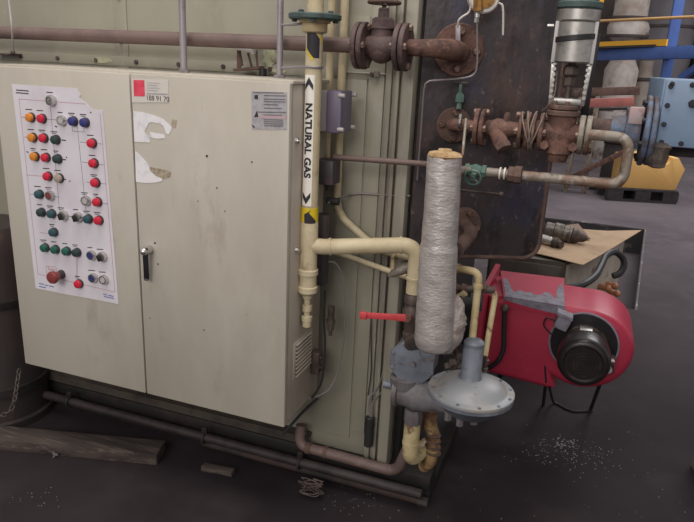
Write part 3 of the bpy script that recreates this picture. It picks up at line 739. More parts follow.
# ================================================================== GAS PIPE (yellow)
GX, GY = A(312, 130, 1.70).x, 1.70
def gas_pipe():
    R = .0232
    zT = A(313, 15, GY).z; zB = A(309, 291, GY).z; ztee = A(312, 246, GY).z
    r = thing('gas_pipe', (GX, GY, A(305, 327, GY).z), 'upright cream gas pipe with arrow label and yellow tape beside the cabinet', 'gas pipe')
    G().tube([(GX, GY, 2.1), (GX, GY, A(309, 222, GY).z)], R, 28).build('pipe', m_cream, r)
    g = G(); g.cyl((GX, GY, zT - .012), (GX, GY, zT + .003), .071, None, 40, .003); g.hexes((GX, GY, zT + .003), Z_, .055, 4, .008, .007, .3); g.hexes((GX, GY, zT - .012), -Z_, .055, 4, .008, .007, .3)
    g.build('flange', m_greenfl, r)
    g = G(); g.cyl((GX, GY, zT - .045), (GX, GY, zT - .018), .034, None, 28, .003); g.cyl((GX, GY, zT - .02), (GX, GY, zT - .009), .042); g.build('flange_collar', m_creamo, r)
    g = G()
    for y in (24, 67):
        z = A(313, y, GY).z; g.torus((GX, GY, z), Z_, R + .0022, .0035, 28, 6)
        g.tube([(GX - R, GY - .006, z), A(281, y + 1, 1.75)], .0035, 8)
    g.build('clamp_rod', m_conduit, r)
    # arrow label: white strip, lettering, arrow heads
    fa = math.atan2(-.10, .99)                     # faces the aisle
    z0, z1 = A(312, 205, GY).z, A(314, 75, GY).z; zc = (z0 + z1) / 2; hl = (z1 - z0) / 2
    def flat(pts, t): 
        g = G(); g.prism(pts, (0, 0, 0), X_, Y_, t); return g
    w = .0155
    wrap(flat([(-w, z0), (w, z0), (w, z1), (-w, z1)], .0008), (GX, GY), R, fa).build('arrow_label', m_gaslab, r)
    g = text_bm('NATURAL GAS', .027, 1.02, .0003, .0011)
    xs = [q.co.x for q in g.bm.verts]; k = (hl * 1.14) / (max(xs) - min(xs))
    for q in g.bm.verts: x, y = q.co.x * k, q.co.y; q.co.x = y; q.co.y = zc + .004 - x; q.co.z += .0012
    wrap(g, (GX, GY), R, fa).build('lettering', m_ink, r)
    g = G()
    for s in (1, -1):
        e = zc + s * (hl - .006)
        pts = [(0, e), (.012, e - s * .020), (.012, e - s * .034), (0, e - s * .018), (-.012, e - s * .034), (-.012, e - s * .020)]
        h = [pts[:1] + pts[1:4], [pts[0], pts[3], pts[4], pts[5]]]
        for poly in h:
            g.prism(poly if s > 0 else poly[::-1], (0, 0, .0012), X_, Y_, .0006)
    wrap(g, (GX, GY), R, fa); g.build('arrow_head', m_ink, r)
    # black arrow sticker above, hazard tape below
    za, zb_ = A(312, 58, GY).z, A(313, 31, GY).z; a = .03
    g = flat([(-.013, zb_), (-.013, za + .025), (.008, za), (.024, za), (.024, zb_ - .02), (.008, zb_)], .0008)
    wrap(g, (GX, GY), R, fa + .1).build('black_sticker', m_ink, r)
    g = G(); g.prism([(.010, zb_), (.016, zb_), (.031, zb_ - .03), (.031, zb_ - .015)][::-1], (0, 0, 0), X_, Y_, .0013); g.prism([(-.02, za + .028), (-.013, za + .022), (.010, za - .003), (.002, za - .006)][::-1], (0, 0, 0), X_, Y_, .0013)
    wrap(g, (GX, GY), R, fa + .1).build('yellow_stripe', m_yel, r)
    zh0, zh1 = A(309, 229, GY).z, A(311, 207, GY).z
    g = G(); g.lathe([(R + .0015, zh0), (R + .002, (zh0 + zh1) / 2), (R + .0015, zh1)], (GX, GY, 0), Z_, 30); g.build('hazard_tape', m_yel, r)
    g = flat([(-.002, zh0), (.024, zh0 + .006), (.032, (zh0 + zh1) / 2 - .005), (.010, zh1 - .012), (.016, zh1 - .004), (-.004, zh1 - .018)], .0012)
    wrap(g, (GX, GY), R + .0012, fa).build('black_stripe', m_ink, r)
    # tee and drip leg
    g = G(); z = lambda y: A(307, y, GY).z
    g.lathe([(.020, z(294)), (.0265, z(292)), (.0305, z(291)), (.0305, z(286)), (.0262, z(285.2)), (.0262, z(274.5)), (.0305, z(273.5)), (.0305, z(269)), (.0262, z(268)), (.0262, z(222)), (.024, z(220))], (GX, GY, 0), Z_, 28)
    g.tube([(GX, GY, ztee), (GX + .05, GY + .012, ztee)], .0235, 20)
    g.build('tee', m_cream, r, angle=25)
    g = G(); g.lathe([(.010, z(327)), (.0135, z(326)), (.0135, z(320.5)), (.0165, z(320)), (.0165, z(316)), (.0095, z(315.4)), (.0095, z(311)), (.0150, z(310.4)), (.0150, z(305)), (.0095, z(304.4)), (.0095, z(299)), (.0140, z(298)), (.020, z(291))], (GX, GY, 0), Z_, 14)
    g.build('drip_leg', m_cream, r, angle=25)
    return ztee
zt = gas_pipe()
r = thing('gas_branch_pipe', (-.5, 1.76, .7), 'thick cream pipe running right from the labelled pipe, bending down to the red lever', 'gas pipe')
EX, EY = A(415, 275, 1.78).x, 1.78
zE = A(400, 243, 1.775).z
pts = [V((GX + .048, GY + .012, zt)), V((EX, EY, zE)), V((EX, EY, A(415, 293, EY).z))]
G().tube(pts, .0235, 24, .05, 9).build('pipe', m_cream, r)
g = G()
d = (pts[1] - pts[0]).normalized()
for t in (.012, .22): g.cyl(pts[0] + d * t, pts[0] + d * (t + .006), .0262, None, 24)
g.cyl(pts[2] + Z_ * .05, pts[2] + Z_ * .044, .0262, None, 24)
g.each('weld_collar', m_cream, r)

# two slim cream pipes behind the gas pipe
g = G(); x = A(330, 60, 1.885).x
g.tube([(x, 1.885, 2.1), (x, 1.885, A(325, 178, 1.885).z)], .0115, 14)
g.build('vent_pipe', m_cream, None, 'slim cream pipe directly behind the arrow-labelled gas pipe', 'gas pipe')
r = thing('slim_gas_pipe', A(372, 262, 1.87), 'slim upright cream pipe right of the arrow-labelled pipe, bending low towards the right', 'gas pipe')
g = G(); x = A(345, 0, 1.895).x; pv = V((x, 1.895, A(336, 213, 1.895).z))
g.tube([(x, 1.895, 2.1), pv, A(378, 250, 1.885), A(415, 258, 1.87)], .0125, 14, .05, 6)
g.build('pipe', m_cream, r)
g = G(); q = A(396, 254, 1.878); g.torus(q, V((1, 0, -.15)), .015, .004, 16, 6); g.cyl(q - Y_ * .015, q - Y_ * .035, .005); g.obox(q + V((0, -.03, -.03)), Z_, X_, Y_, .022, .005, .003); g.build('cock', m_creamo, r)
g = G(); g.tube([A(336, 253, 1.905), A(352, 258, 1.9), A(412, 279, 1.87)], .0095, 12, .02)
g.build('sense_pipe', m_cream, None, 'thin cream pipe sloping down behind the thick cream branch pipe', 'gas pipe')
g = G(); a, b = A(388, 276, 1.79), A(411, 265, 1.79); g.tube([a, a * .8 + b * .2, a * .35 + b * .65, b], [.004, .011, .017, .012], 12); g.build('rag_wrap', m_galv, None, 'grey tape-wrapped bundle tied beside the cream pipe elbow', 'wrap')
rail('thin_brown_pipe', [A(334, 157, 1.80), A(426, 164, 1.78), A(432, 165, 1.75)], .0085, m_brownpipe, 'thin straight brown pipe from the cabinet side towards the silver insulated duct', 'pipe')

# ================================================================== BALL VALVE, FILTER, REGULATOR
def gas_train():
    z = lambda y: A(414, y, EY).z
    r = thing('ball_valve', (EX, EY, z(340)), 'dark ball valve with long red lever on the cream gas pipe', 'valve')
    g = G(); g.lathe([(.018, z(342)), (.024, z(341)), (.024, z(333)), (.020, z(332)), (.022, z(325)), (.031, z(318)), (.031, z(311)), (.024, z(306)), (.0225, z(304)), (.0265, z(303)), (.0265, z(296)), (.023, z(293.5))], (EX, EY, 0), Z_, 10)
    g.build('body', m_fit, r)
    g = G(); pv = V((EX - .004, EY - .032, z(314))); g.cyl(pv + Y_ * .02, pv - Y_ * .012, .010, None, 8); g.cyl(pv - Y_ * .004, pv - Y_ * .013, .015, None, 6); g.build('stem_nut', m_rust, r)
    g = G(); tip = A(361, 315, EY - .06); mid = A(395, 317, EY - .05)
    g.bar(pv - Y_ * .006 + X_ * .012, mid, Z_, .022, .006, .002); g.bar(mid + X_ * .004, tip, Z_, .019, .006, .002); g.bar(tip + X_ * .02, tip - X_ * .004, Z_, .024, .012, .004)
    g.build('lever', m_lever, r)
    # filter: octagonal cover
    oc = A(411, 364, 1.735); R = .073
    r = thing('gas_filter', oc - Z_ * .08, 'blue-grey gas filter with octagonal bolted cover below the red-handled valve', 'gas filter')
    g = G(); poly = [(R * math.cos(2 * PI * (k + .5) / 8), R * math.sin(2 * PI * (k + .5) / 8)) for k in range(8)]
    g.prism(poly, oc + Y_ * .02, X_, Z_, .016, .003)
    g.build('cover', m_regblue, r)
    g = G()
    for k in range(8):
        a = 2 * PI * (k + .5) / 8; p = oc + V((R * .86 * math.cos(a), .004, R * .86 * math.sin(a))); g.lathe([(.006, 0), (.006, .005), (.004, .006)], p, -Y_, 6)
    g.cyl(oc + V((.008, .004, .002)), oc + V((.008, -.010, .002)), .007, None, 6)
    g.each('cover_bolt', m_regdk, r)
    g = G(); g.prism([(p[0] * .93, p[1] * .93) for p in poly], oc + Y_ * .095, X_, Z_, .074); g.cyl((EX, EY, oc.z + .04), (EX, EY, z(340)), .028, .026, 20)
    g.build('housing', m_regdk, r)
    # regulator body
    bz = A(412, 396, 1.74).z
    dc = A(471, 391, 1.70)
    r = thing('gas_regulator', (dc.x, 1.72, bz - .05), 'blue-grey gas pressure regulator with wide round diaphragm housing and upright spring tower', 'gas regulator')
    g = G(); x0 = A(392, 396, 1.74).x
    g.lathe([(.034, 0), (.050, .004), (.050, .018), (.042, .021), (.044, .05), (.050, .075), (.045, .11), (.036, .14), (.04, .19), (.04, .26)], (x0, 1.755, bz), X_, 24)
    g.cyl((EX, 1.755, bz + .02), (EX, 1.755, oc.z - .055), .042, .046, 24)
    g.build('body', m_regdk, r)
    g = G(); g.cyl((x0 + .004, 1.755, bz + .012), (x0 - .032, 1.755, bz + .012), .0125, None, 14); g.build('plug', m_regblue, r)
    g = G()
    dz = dc.z
    g.lathe([(.045, -.075), (.075, -.055), (.105, -.020), (.121, -.012), (.121, -.003), (.10, -.002)], (dc.x, 1.70, dz), Z_, 44)
    g.build('lower_casing', m_regblue, r)
    g = G(); g.lathe([(.09, -.003), (.1215, -.002), (.1225, .003), (.1215, .007), (.104, .008), (.098, .012), (.088, .024), (.070, .034), (.045, .041), (.03, .043)], (dc.x, 1.70, dz), Z_, 44)
    g.build('diaphragm_cover', m_regtop, r)
    g = G(); g.hexes((dc.x, 1.70, dz + .006), Z_, .112, 12, .0048, .005, .2); g.each('rim_bolt', m_regblue, r)
    g = G(); g.lathe([(.036, .036), (.032, .046), (.029, .050), (.029, .135), (.026, .142), (.029, .143), (.029, .151), (.022, .158), (.012, .160)], (dc.x - .006, 1.70, dz), Z_, 24)
    g.build('spring_tower', m_regblue, r)
    g = G()
    for dx, l in ((-.055, .045), (-.02, .055), (.02, .04)):
        q = V((dc.x + dx, 1.68, dz - .05)); g.cyl(q, q - Z_ * l, .011, None, 6)
    g.each('drain_plug', m_regdk, r)
    # bottom nut and cream elbow
    zz = lambda y: A(412, y, 1.755).z
    r = thing('gas_inlet_elbow', (EX, 1.755, zz(472)), 'chipped cream pipe elbow with rust stains under the regulator', 'pipe elbow')
    ex = A(412, 430, 1.755).x
    g = G(); g.lathe([(.024, zz(424)), (.029, zz(421)), (.029, zz(412)), (.025, zz(408))], (ex, 1.755, 0), Z_, 8); g.build('union_nut', m_regdk, r)
    g = G(); p = [V((ex, 1.755, zz(420))), V((ex, 1.755, zz(462))), V((ex + .03, 1.87, zz(462)))]
    g.tube(p, .0255, 20, .05, 8); g.cyl((ex, 1.755, zz(441)), (ex, 1.755, zz(444)), .0275, None, 20)
    g.build('elbow', m_creamo, r)
    r = thing('rusty_gas_bend', (ex + .05, 1.83, .15), 'rust-flaked cream pipe bend standing just behind the chipped elbow', 'pipe elbow')
    g = G(); a = A(430, 418, 1.83); g.tube([a + Z_ * .03, a - Z_ * .02, A(434, 436, 1.83), A(431, 462, 1.83), A(424, 466, 1.86)], .021, 16, .03, 6); g.build('bend', m_rustcream, r)
    g = G(); 
    for k in range(4): g.torus(A(433, 434 + 6 * k, 1.83), V((.1, .1, 1)), .0225, .004, 18, 6)
    g.each('flaked_ring', m_rustd, r)
    # brown drain pipe along the casing foot
    r = thing('drain_pipe', A(350, 455, 1.87), 'brown drain pipe along the foot of the casing rising behind the cream elbow', 'pipe')
    zl = A(330, 455, 1.86).z; xa = A(299, 440, 1.87).x; xb = A(405, 468, 1.85).x
    g = G(); g.tube([V((xa, 1.885, .2)), V((xa, 1.87, zl)), V((xb - .03, 1.86, zl)), V((ex + .02, 1.84, zz(420) - .0))], .0185, 16, .04, 6); g.build('pipe', m_brownpipe, r)
    g = G(); g.cyl(V((xa + .10, 1.869, zl)), V((xa + .112, 1.869, zl)), .0225); g.cyl(V((xa + .03, 1.869, zl)), V((xa + .05, 1.869, zl)), .022); g.cyl(V((xa, 1.886, .165)), V((xa, 1.887, .18)), .022); g.each('coupling', m_rustd, r)
gas_train()

# ================================================================== INSULATED DUCT
def duct():
    Y = 1.62
    zt_, zb_ = A(443, 156, Y).z, A(434, 348, Y).z; x0 = A(443, 156, Y).x + .004; x1 = A(434, 345, Y).x - .002
    r = thing('insulated_duct', (x1, Y, zb_ - .02), 'upright silver foil-wrapped insulated stack in front of the pipework', 'insulated pipe')
    g = G(); n = 40; rings = []; N = 60
    L = zt_ - zb_
    for i in range(N + 1):
        t = i / N; z = zb_ + L * t; cx = x1 + (x0 - x1) * t
        rad = .0535 + (.0455 - .0535) * t
        if t > .565: rad -= .0022
        if t < .06: rad *= .80 + .2 * (t / .06) ** .5
        ring = []
        for k in range(n):
            a = 2 * PI * k / n
            rr = rad + .0006 * math.sin(3 * a + 9 * t) + .0004 * math.sin(41 * t + 2 * a) + random.uniform(-.0003, .0003)
            ring.append(V((cx + rr * math.cos(a), Y + rr * math.sin(a), z)))
        rings.append(ring)
    g.rings(rings); g.build('foil_wrap', m_wrap, r, angle=80)
    g = G(); rr = .042; prof = [(rr, -.004), (rr + .003, .002), (rr - .002, .008), (rr * .7, .011 ), (.018, .013), (.016, .018), (0, .018)]
    g.lathe(prof, (x0, Y, zt_), Z_, 24, .05); g.build('wool_end', m_wool, r)
    # bulge where the side branch leaves
    g = G(); c = A(452, 325, 1.66); n = 24; rings = []
    for i in range(15):
        t = i / 14; z = c.z + .085 - .17 * t; rad = .048 * math.sin(PI * (.08 + .90 * t)) ** .5
        rings.append([V((c.x - .012 + rad * (1 + .10 * random.uniform(-1, 1)) * math.cos(2 * PI * k / n), c.y + rad * math.sin(2 * PI * k / n), z + .004 * random.uniform(-1, 1))) for k in range(n)])
    g.rings(rings); g.build('wrapped_bulge', m_wooly, r, angle=60)
    g = G(); a = V((x1 - .02, Y + .02, zb_ + .02)); g.tube([a, V((EX + .01, EY - .03, A(411, 345, 1.74).z))], .022, 12); g.build('root_pipe', m_fit, r)
    # side branch to the plate flange
    fx = A(461, 224, 1.975); yp = 1.935 + (fx.x + .495) / .413 * .18; nrm = V((.4, -.917, 0)).normalized(); fc = V((fx.x, yp, fx.z)) + nrm * .018
    b = thing('branch_flange', fc - Z_ * .05, 'rusty round flange low on the dark plate half hidden by the silver insulated stack', 'flange')
    g = G(); g.cyl(fc - nrm * .014, fc + nrm * .004, .052, None, 32, .002); g.cyl(fc + nrm * .006, fc + nrm * .02, .05, None, 32, .002); g.mi = 1; g.hexes(fc + nrm * .02, nrm, .037, 4, .009, .012, .4)
    g.build('disc', [m_rustd, m_bolt], b)
    g = G(); e = fc + nrm * .015; g.tube([e, e + nrm * .10, V((x1 + .03, Y + .05, fc.z))], .020, 16, .05, 6); g.build('stub_pipe', m_rustd, b)
duct()

# ================================================================== PLATE FITTINGS
def plate_at(px, py, off=0):
    """point on the dark end plate's outer face under a pixel"""
    p0 = V((-.495, 1.935, 0)); n = V((.3995, -.9167, 0)); rr = ray(px, py); e = V((0, 0, H))
    t = ((p0 - e).dot(n) + .016 + off) / rr.dot(n); return e + rr * t
NRM = V((.3995, -.9167, 0))
AX = A(500, 130, 1.85); LZ = A(530, 131, 1.85).z; LY = 1.85
def xz(px): return A(px, 131, LY).x
def valve_line():
    global cvalve
    fc = plate_at(453, 125, .003)
    r = thing('plate_nozzle', fc - Z_ * .05, 'rusty round flange with four bolts on the dark plate left of the strainer', 'flange')
    g = G(); g.cyl(fc - NRM * .002, fc + NRM * .014, .052, None, 36, .003); g.mi = 1; g.hexes(fc + NRM * .014, NRM, .037, 4, .010, .010, .5); g.build('disc', [m_rustd, m_bolt], r)
    g = G(); a = fc + NRM * .012; g.tube([a, V((fc.x + .018, LY, LZ + .002)), V((xz(476), LY, LZ))], .0175, 16, .05, 7); g.build('stub_pipe', m_rust, r)
    q = V((fc.x + .045, LY - .022, LZ + .01)); g = G(); g.torus(q, X_, .012, .004, 16, 6); g.cyl(q + Z_ * .01, q + Z_ * .024, .006); g.build('clip', m_chrome, r)
    # strainer
    r = thing('strainer', (xz(500), LY, LZ - .08), 'rusty flanged Y-strainer between the plate nozzle and the control valve', 'strainer')
    g = G(); flange(g, (xz(480), LY, LZ), X_, .051, .012, .003, 4, .010, .5, .5, 1); g.build('inlet_flange', [m_rust, m_bolt], r)
    g = G(); x0, x1 = xz(484), xz(519); L = x1 - x0
    g.lathe([(.020, 0), (.022, L * .2), (.028, L * .35), (.026, L * .6), (.021, L * .8), (.021, L)], (x0, LY, LZ), X_, 20)
    a = V((x0 + L * .30, LY - .004, LZ)); b = A(503, 147, LY - .03); g.tube([a, a * .5 + b * .5, b], [.022, .021, .020], 16); g.build('body', m_rust, r)
    g = G(); d = (b - a).normalized(); g.lathe([(.021, -.008), (.0225, -.006), (.0225, .008), (.013, .010)], b, d, 6); g.build('basket_cap', m_rustd, r)
    g = G(); g.lathe([(.008, .02), (.010, .035), (.006, .045)], (x0 + L * .62, LY, LZ), Z_, 6); g.build('vent_plug', m_rustd, r)
    # control valve
    r = thing('control_valve', (xz(561), LY, LZ - .09), 'rusty flanged control valve with tall silver cylinder actuator on top', 'control valve'); cvalve = r
    g = G(); xf = xz(529)
    for x, t in ((xz(521), .010), (xz(528), .010), (xz(534), .008), (xz(541.5), .012)): g.cyl((x - t / 2, LY, LZ), (x + t / 2, LY, LZ), .050, None, 32, .002)
    g.cyl((xz(519), LY, LZ), (xz(545), LY, LZ), .030, None, 20); g.mi = 1
    g.hexes((xz(519), LY, LZ), -X_, .039, 4, .010, .012, .5); g.hexes((xz(543.5), LY, LZ), X_, .039, 4, .010, .010, .5); g.build('inlet_flange', [m_rust, m_bolt], r)
    g = G()
    for k in range(4):
        a = k * .9; c = V((xz(527 + 3 * k), LY, LZ)); n = V((1, .1 * math.sin(a * 3), .35 * math.cos(a))); g.torus(c, n, .0525, .0018, 26, 5)
    g.tube(smooth_path([V((xz(540), LY - .02, LZ + .055)), V((xz(545), LY - .03, LZ + .07)), V((xz(550), LY - .02, LZ + .10)), V((xz(549), LY, LZ + .16))]), .0016, 5)
    g.build('wire_wrap', m_galv, r)
    cx = xz(561)
    g = G(); g.lathe([(.028, -(cx - xz(545))), (.032, -.02), (.040, 0), (.032, .02), (.026, xz(579) - cx)], (cx, LY, LZ), X_, 22)
    g.cyl((cx, LY, LZ - .055), (cx, LY, LZ + .05), .036, .036, 22, .004); g.cyl((cx, LY, LZ - .075), (cx, LY, LZ - .052), .024, .030, 12)
    for s in (-1, 1): g.lathe([(.012, -.012), (.012, .012)], (cx + s * .036, LY - .03, LZ - .03), Y_, 6)
    g.build('body', m_rust, r)
    g = G(); g.cyl((cx, LY, LZ + .046), (cx, LY, LZ + .060), .043, None, 24, .002); g.cyl((cx, LY, LZ + .062), (cx, LY, LZ + .074), .040, None, 24, .002); g.hexes((cx, LY, LZ + .074), Z_, .032, 6, .006, .010); g.build('bonnet', m_rustd, r)
    zy0, zy1 = LZ + .074, A(573, 63, LY).z
    ac = cx + .004
    g = G(); g.box((ac - .038, LY - .02, zy0), (ac + .038, LY + .02, zy0 + .018), .004)
    for s in (-1, 1):
        g.bar((ac + s * .040, LY - .006, zy0), (ac + s * .046, LY - .006, zy1), Y_, .016, .010, .001)
        for k in range(7): g.cyl((ac + s * .041, LY - .02, zy0 + .02 + k * .014), (ac + s * .041, LY - .012, zy0 + .02 + k * .014), .005, None, 8)
    g.build('yoke', m_steel, r)
    g = G(); g.cyl((ac, LY, zy0 + .015), (ac, LY, zy1), .009); g.cyl((ac, LY - .002, zy0 + .05), (ac, LY - .002, zy0 + .068), .016, None, 6); g.lathe([(.012, 0), (.020, .006), (.020, .022), (.014, .03)], (ac, LY, zy1 - .035), Z_, 6); g.box((ac + .014, LY - .02, zy0 + .02), (ac + .03, LY + .005, zy0 + .04), .002); g.build('stem', m_fit, r)
    g = G(); ztp = A(578, 22, LY).z
    g.cyl((ac, LY, zy1), (ac, LY, ztp), .0515, None, 36, .003); g.build('actuator_cylinder', m_steel, r)
    g = G()
    for s in (-1, 1): g.bar((ac + s * .047, LY - .022, zy1 - .001), (ac + s * .047, LY - .022, ztp), X_, .010, .010, .002)
    g.each('tie_bar', m_lgrey, r)
    g = G(); g.cyl((ac, LY, ztp), (ac, LY, ztp + .030), .0535, None, 36, .003); g.build('top_cap', m_steel, r)
    g = G(); g.cyl((ac, LY, ztp + .030), (ac, LY, ztp + .048), .056, None, 14, .003); g.cyl((ac, LY, ztp + .04), (ac, LY, ztp + .075), .03); g.build('top_plate', m_greenfl, r)
    g = G(); zz = (zy1 + ztp) / 2 + .010
    g.rings([[V((ac + (.053 if j in (0, 1) else .0545) * math.cos(a), LY + (.053 if j in (0, 1) else .0545) * math.sin(a), zz + .006 * math.cos(a) + dz)) for j, dz in ((0, -.007), (2, -.006), (3, .006), (1, .007))] for a in [2 * PI * k / 36 for k in range(36)]], close=True)
    g.build('strap', m_blk, r)
    g = G(); q = V((ac - .056, LY - .012, ztp - .012)); g.cyl(q, q - X_ * .016, .005); g.build('air_port', m_steel, r)
    g = G(); g.cyl((ac + .050, LY - .014, ztp + .046), (ac + .050, LY - .014, ztp + .075), .006); g.build('air_fitting', m_yelsteel, r)
    # outlet flange, rusty nipple, worn blue neck and flange, blue bolted box
    r = thing('outlet_flange', (xz(585), LY, LZ - .05), 'grey bolted flange pair right of the control valve body', 'flange')
    g = G(); flange(g, (xz(585), LY, LZ), X_, .051, .014, .003, 4, .009, .5, .5, 1); g.build('disc', [m_galv, m_bolt], r)
    xb = A(652, 110, 1.90).x
    r = thing('bolted_housing', (xb + .3, 2.05, .9), 'pale blue bolted steel housing with worn round flange at the right edge', 'housing')
    g = G(); g.cyl((xz(590), LY, LZ + .020), (xz(612), LY, LZ + .020), .026, None, 20); g.build('nipple', m_rustd, r)
    g = G(); g.cyl((xz(610), LY, LZ + .022), (xz(626), LY, LZ + .022), .034, .038, 24); g.cyl((xz(636), LY, LZ + .022), (xz(624), LY, LZ + .022), .052, .044, 24)
    g.box((xz(624), LY - .052, LZ - .02), (xz(640), LY + .06, LZ + .075), .004); g.build('neck', m_blueworn, r)
    g = G(); g.box((xz(625) + .001, LY - .056, LZ + .04), (xz(640), LY - .04, LZ + .082), .003); g.build('pink_plate', m_fadepink, r)
    g = G(); xf = xz(642); g.cyl((xf, LY, LZ + .022), (xf + .013, LY, LZ + .022), .088, None, 44, .003); g.cyl((xf + .015, LY, LZ + .022), (xf + .028, LY, LZ + .022), .086, None, 44, .003)
    g.mi = 1; g.hexes((xf, LY, LZ + .022), -X_, .074, 8, .008, .008, .5); g.build('round_flange', [m_blueworn, m_boltd], r)
    bx0, by = xf + .026, 1.80
    bz0, bz1 = A(655, 146, by).z, A(660, 78, by).z
    g = G(); g.box((bx0, by, bz0), (bx0 + .75, 2.3, bz1), .004)
    g.build('case', m_bluebox, r)
    g = G(); g.box((bx0 + .005, by - .010, bz0 + .002), (bx0 + .74, by - .0005, bz1 - .002), .003); g.build('cover_plate', m_bluebox, r)
    g = G()
    for k in range(17):
        for z in (bz0 + .012, bz1 - .012): g.hexes((bx0 + .018 + k * .044, by - .010, z), -Y_, 0, 1, .0062, .006)
    for k in range(3): g.hexes((bx0 + .016, by - .010, bz0 + .055 + k * .045), -Y_, 0, 1, .0062, .006)
    g.hexes((bx0 + .070, by - .010, bz1 - .055), -Y_, 0, 1, .010, .008); g.hexes((bx0 + .082, by - .010, bz1 - .018), -Y_, 0, 1, .009, .008)
    g.each('cover_bolt', m_boltd, r)
    g = G(); g.box((bx0 + .45, 1.85, 0), (bx0 + .75, 2.28, bz0)); g.box((bx0 + .02, 1.86, bz0 - .028), (bx0 + .74, 2.25, bz0), .004); g.build('pedestal', m_dkmach, r)
    g = G(); q = A(658, 156, 1.80); g.lathe([(.010, -.030), (.022, -.026), (.027, -.004), (.025, .014), (.028, .024), (.018, .034)], q, Z_, 9, .10); g.build('drain_cap', m_lump, r)
    # bypass pipe
    r = thing('bypass_pipe', A(560, 190, LY), 'grey-brown bypass pipe looping from the grey flange down and back to the left', 'pipe')
    by = LY - .078; P = [V((xz(590), by + .01, A(590, 137.5, by).z)), A(630.5, 138, by), A(630.5, 186, by), A(517, 175, by - .0)]
    P[0].z = P[1].z; P[2].x = P[1].x; P[3].z = P[2].z
    g = G(); g.tube(P, .0132, 18, .036, 8); g.build('pipe', m_galv, r)
    g = G(); q = P[3]; g.lathe([(.016, -.002), (.024, .0), (.024, .018), (.021, .02), (.021, .034), (.017, .036)], q + X_ * .012, -X_, 8); g.build('union', m_rustd, r)
    g = G(); q2 = A(465, 175, by); q2.z = q.z; g.tube([q - X_ * .02, q2, V((A(446, 172, 1.65).x, 1.66, q.z))], .0125, 14, .03); g.build('inlet_pipe', m_galv, r)
    g = G(); 
    for d in (-.030, -.042): g.cyl(q + X_ * d, q + X_ * (d - .004), .0165)
    g.each('white_ring', m_whitelab, r)
    # green hand valve
    c = V((A(475, 177, by).x, by, q.z))
    r = thing('hand_valve', c - Z_ * .03, 'small green hand valve with round wheel on the thin pipe beside the silver stack', 'valve')
    g = G(); g.lathe([(.014, -.03), (.018, -.028), (.018, -.018), (.014, -.016), (.019, 0), (.014, .016), (.018, .018), (.018, .028), (.014, .03)], c, X_, 8); g.cyl(c, c + V((0, -.034, -.012)), .011, .008, 10); g.build('body', m_greenv, r)
    wheel('', c + V((0, -.036, -.013)), V((0, -1, -.35)), .021, .0035, m_greenv, r, 4, .006)
    # T-handle needle valve above the nozzle
    r = thing('needle_valve', plate_at(459, 105, .03), 'small grey-green needle valve with bar handle above the plate nozzle', 'valve')
    q = plate_at(459, 105, .028); t = lambda y: plate_at(459, y, .028).z
    g = G(); g.lathe([(.008, t(109)), (.008, t(103)), (.013, t(102)), (.013, t(95)), (.009, t(93)), (.005, t(92)), (.005, t(84))], (q.x, q.y, 0), Z_, 6); g.build('body', m_greenv, r)
    g = G(); g.bar(V((q.x - .022, q.y, t(82.5))), V((q.x + .022, q.y, t(82.5))), Z_, .006, .008, .002); g.build('handle', m_fit, r)
valve_line()
# small gauge lines on the plate
cable('gauge_tube', [plate_at(477, 16, .05), plate_at(477, 40, .05), plate_at(477, 64, .05), plate_at(474, 74, .05), plate_at(464, 78, .05), plate_at(436, 80.5, .05), plate_at(428, 82, .05), plate_at(424, 90, .05), plate_at(421, 130, .04), plate_at(417, 180, .03)], .0028, m_tubegrey, 'thin grey tube running down from the gauge and turning left across the dark plate', 'tube')
q = plate_at(484, -3, .06)
r = thing('pressure_gauge', q - Z_ * .04, 'pale round gauge with brass fitting at the top edge on the dark plate', 'gauge')
g = G(); g.cyl(q + NRM * -.022, q + NRM * .008, .043, None, 36, .004); g.build('case', m_whitelab, r)
g = G(); g.cyl(q + NRM * .008, q + NRM * .012, .03, None, 20); g.cyl(plate_at(478, 11, .068), plate_at(478, -6, .068), .014, None, 8); g.build('fitting', m_brass, r)
g = G(); p = plate_at(477, 15, .05); g.cyl(p + Z_ * .008, p - Z_ * .006, .009, None, 12); g.cyl(p - Z_ * .006, p - Z_ * .020, .007, None, 6); g.build('union_nut', m_chrome, r)
cable('cream_tube', [plate_at(472, -8, .06), plate_at(471, 3, .06), plate_at(469, 12, .055), plate_at(462, 17, .05), plate_at(458.5, 21, .045), plate_at(457.7, 27, .035)], .003, m_whitelab, 'thin cream tube curling down to the metal tag on the big flange', 'tube')
cable('drain_tube', [plate_at(492, 2, .06), plate_at(500, 3.5, .06), plate_at(503, 9, .06), plate_at(503, 35, .05)], .003, m_whitelab, 'thin cream tube hanging straight down right of the gauge', 'tube')
g = G(); g.bar(plate_at(458, 25, .034), plate_at(458, 45, .034), X_, .014, .004, .001); g.hexes(plate_at(458, 44, .036), NRM, 0, 1, .004, .004)
g.build('metal_tag', m_conduit, None, 'small narrow metal tag hanging on the big flange by the elbow', 'tag')
rail('thermometer_rod', [A(466, 119, 1.74), A(462.5, 156, 1.66)], .0038, m_galv, 'thin pale rod leaning between the silver stack top and the plate nozzle', 'rod')
r = thing('pull_rod', A(480, 195, 1.8), 'thin dark rod with ball end across the dark plate under the hand valve', 'rod')
g = G(); g.tube([A(459, 190, 1.70), A(501, 194.5, 1.85)], .0038, 8); g.build('rod', m_fit, r)
g = G(); g.ball(A(501, 194.5, 1.85), .0085, 12); g.build('ball_end', m_fit, r)

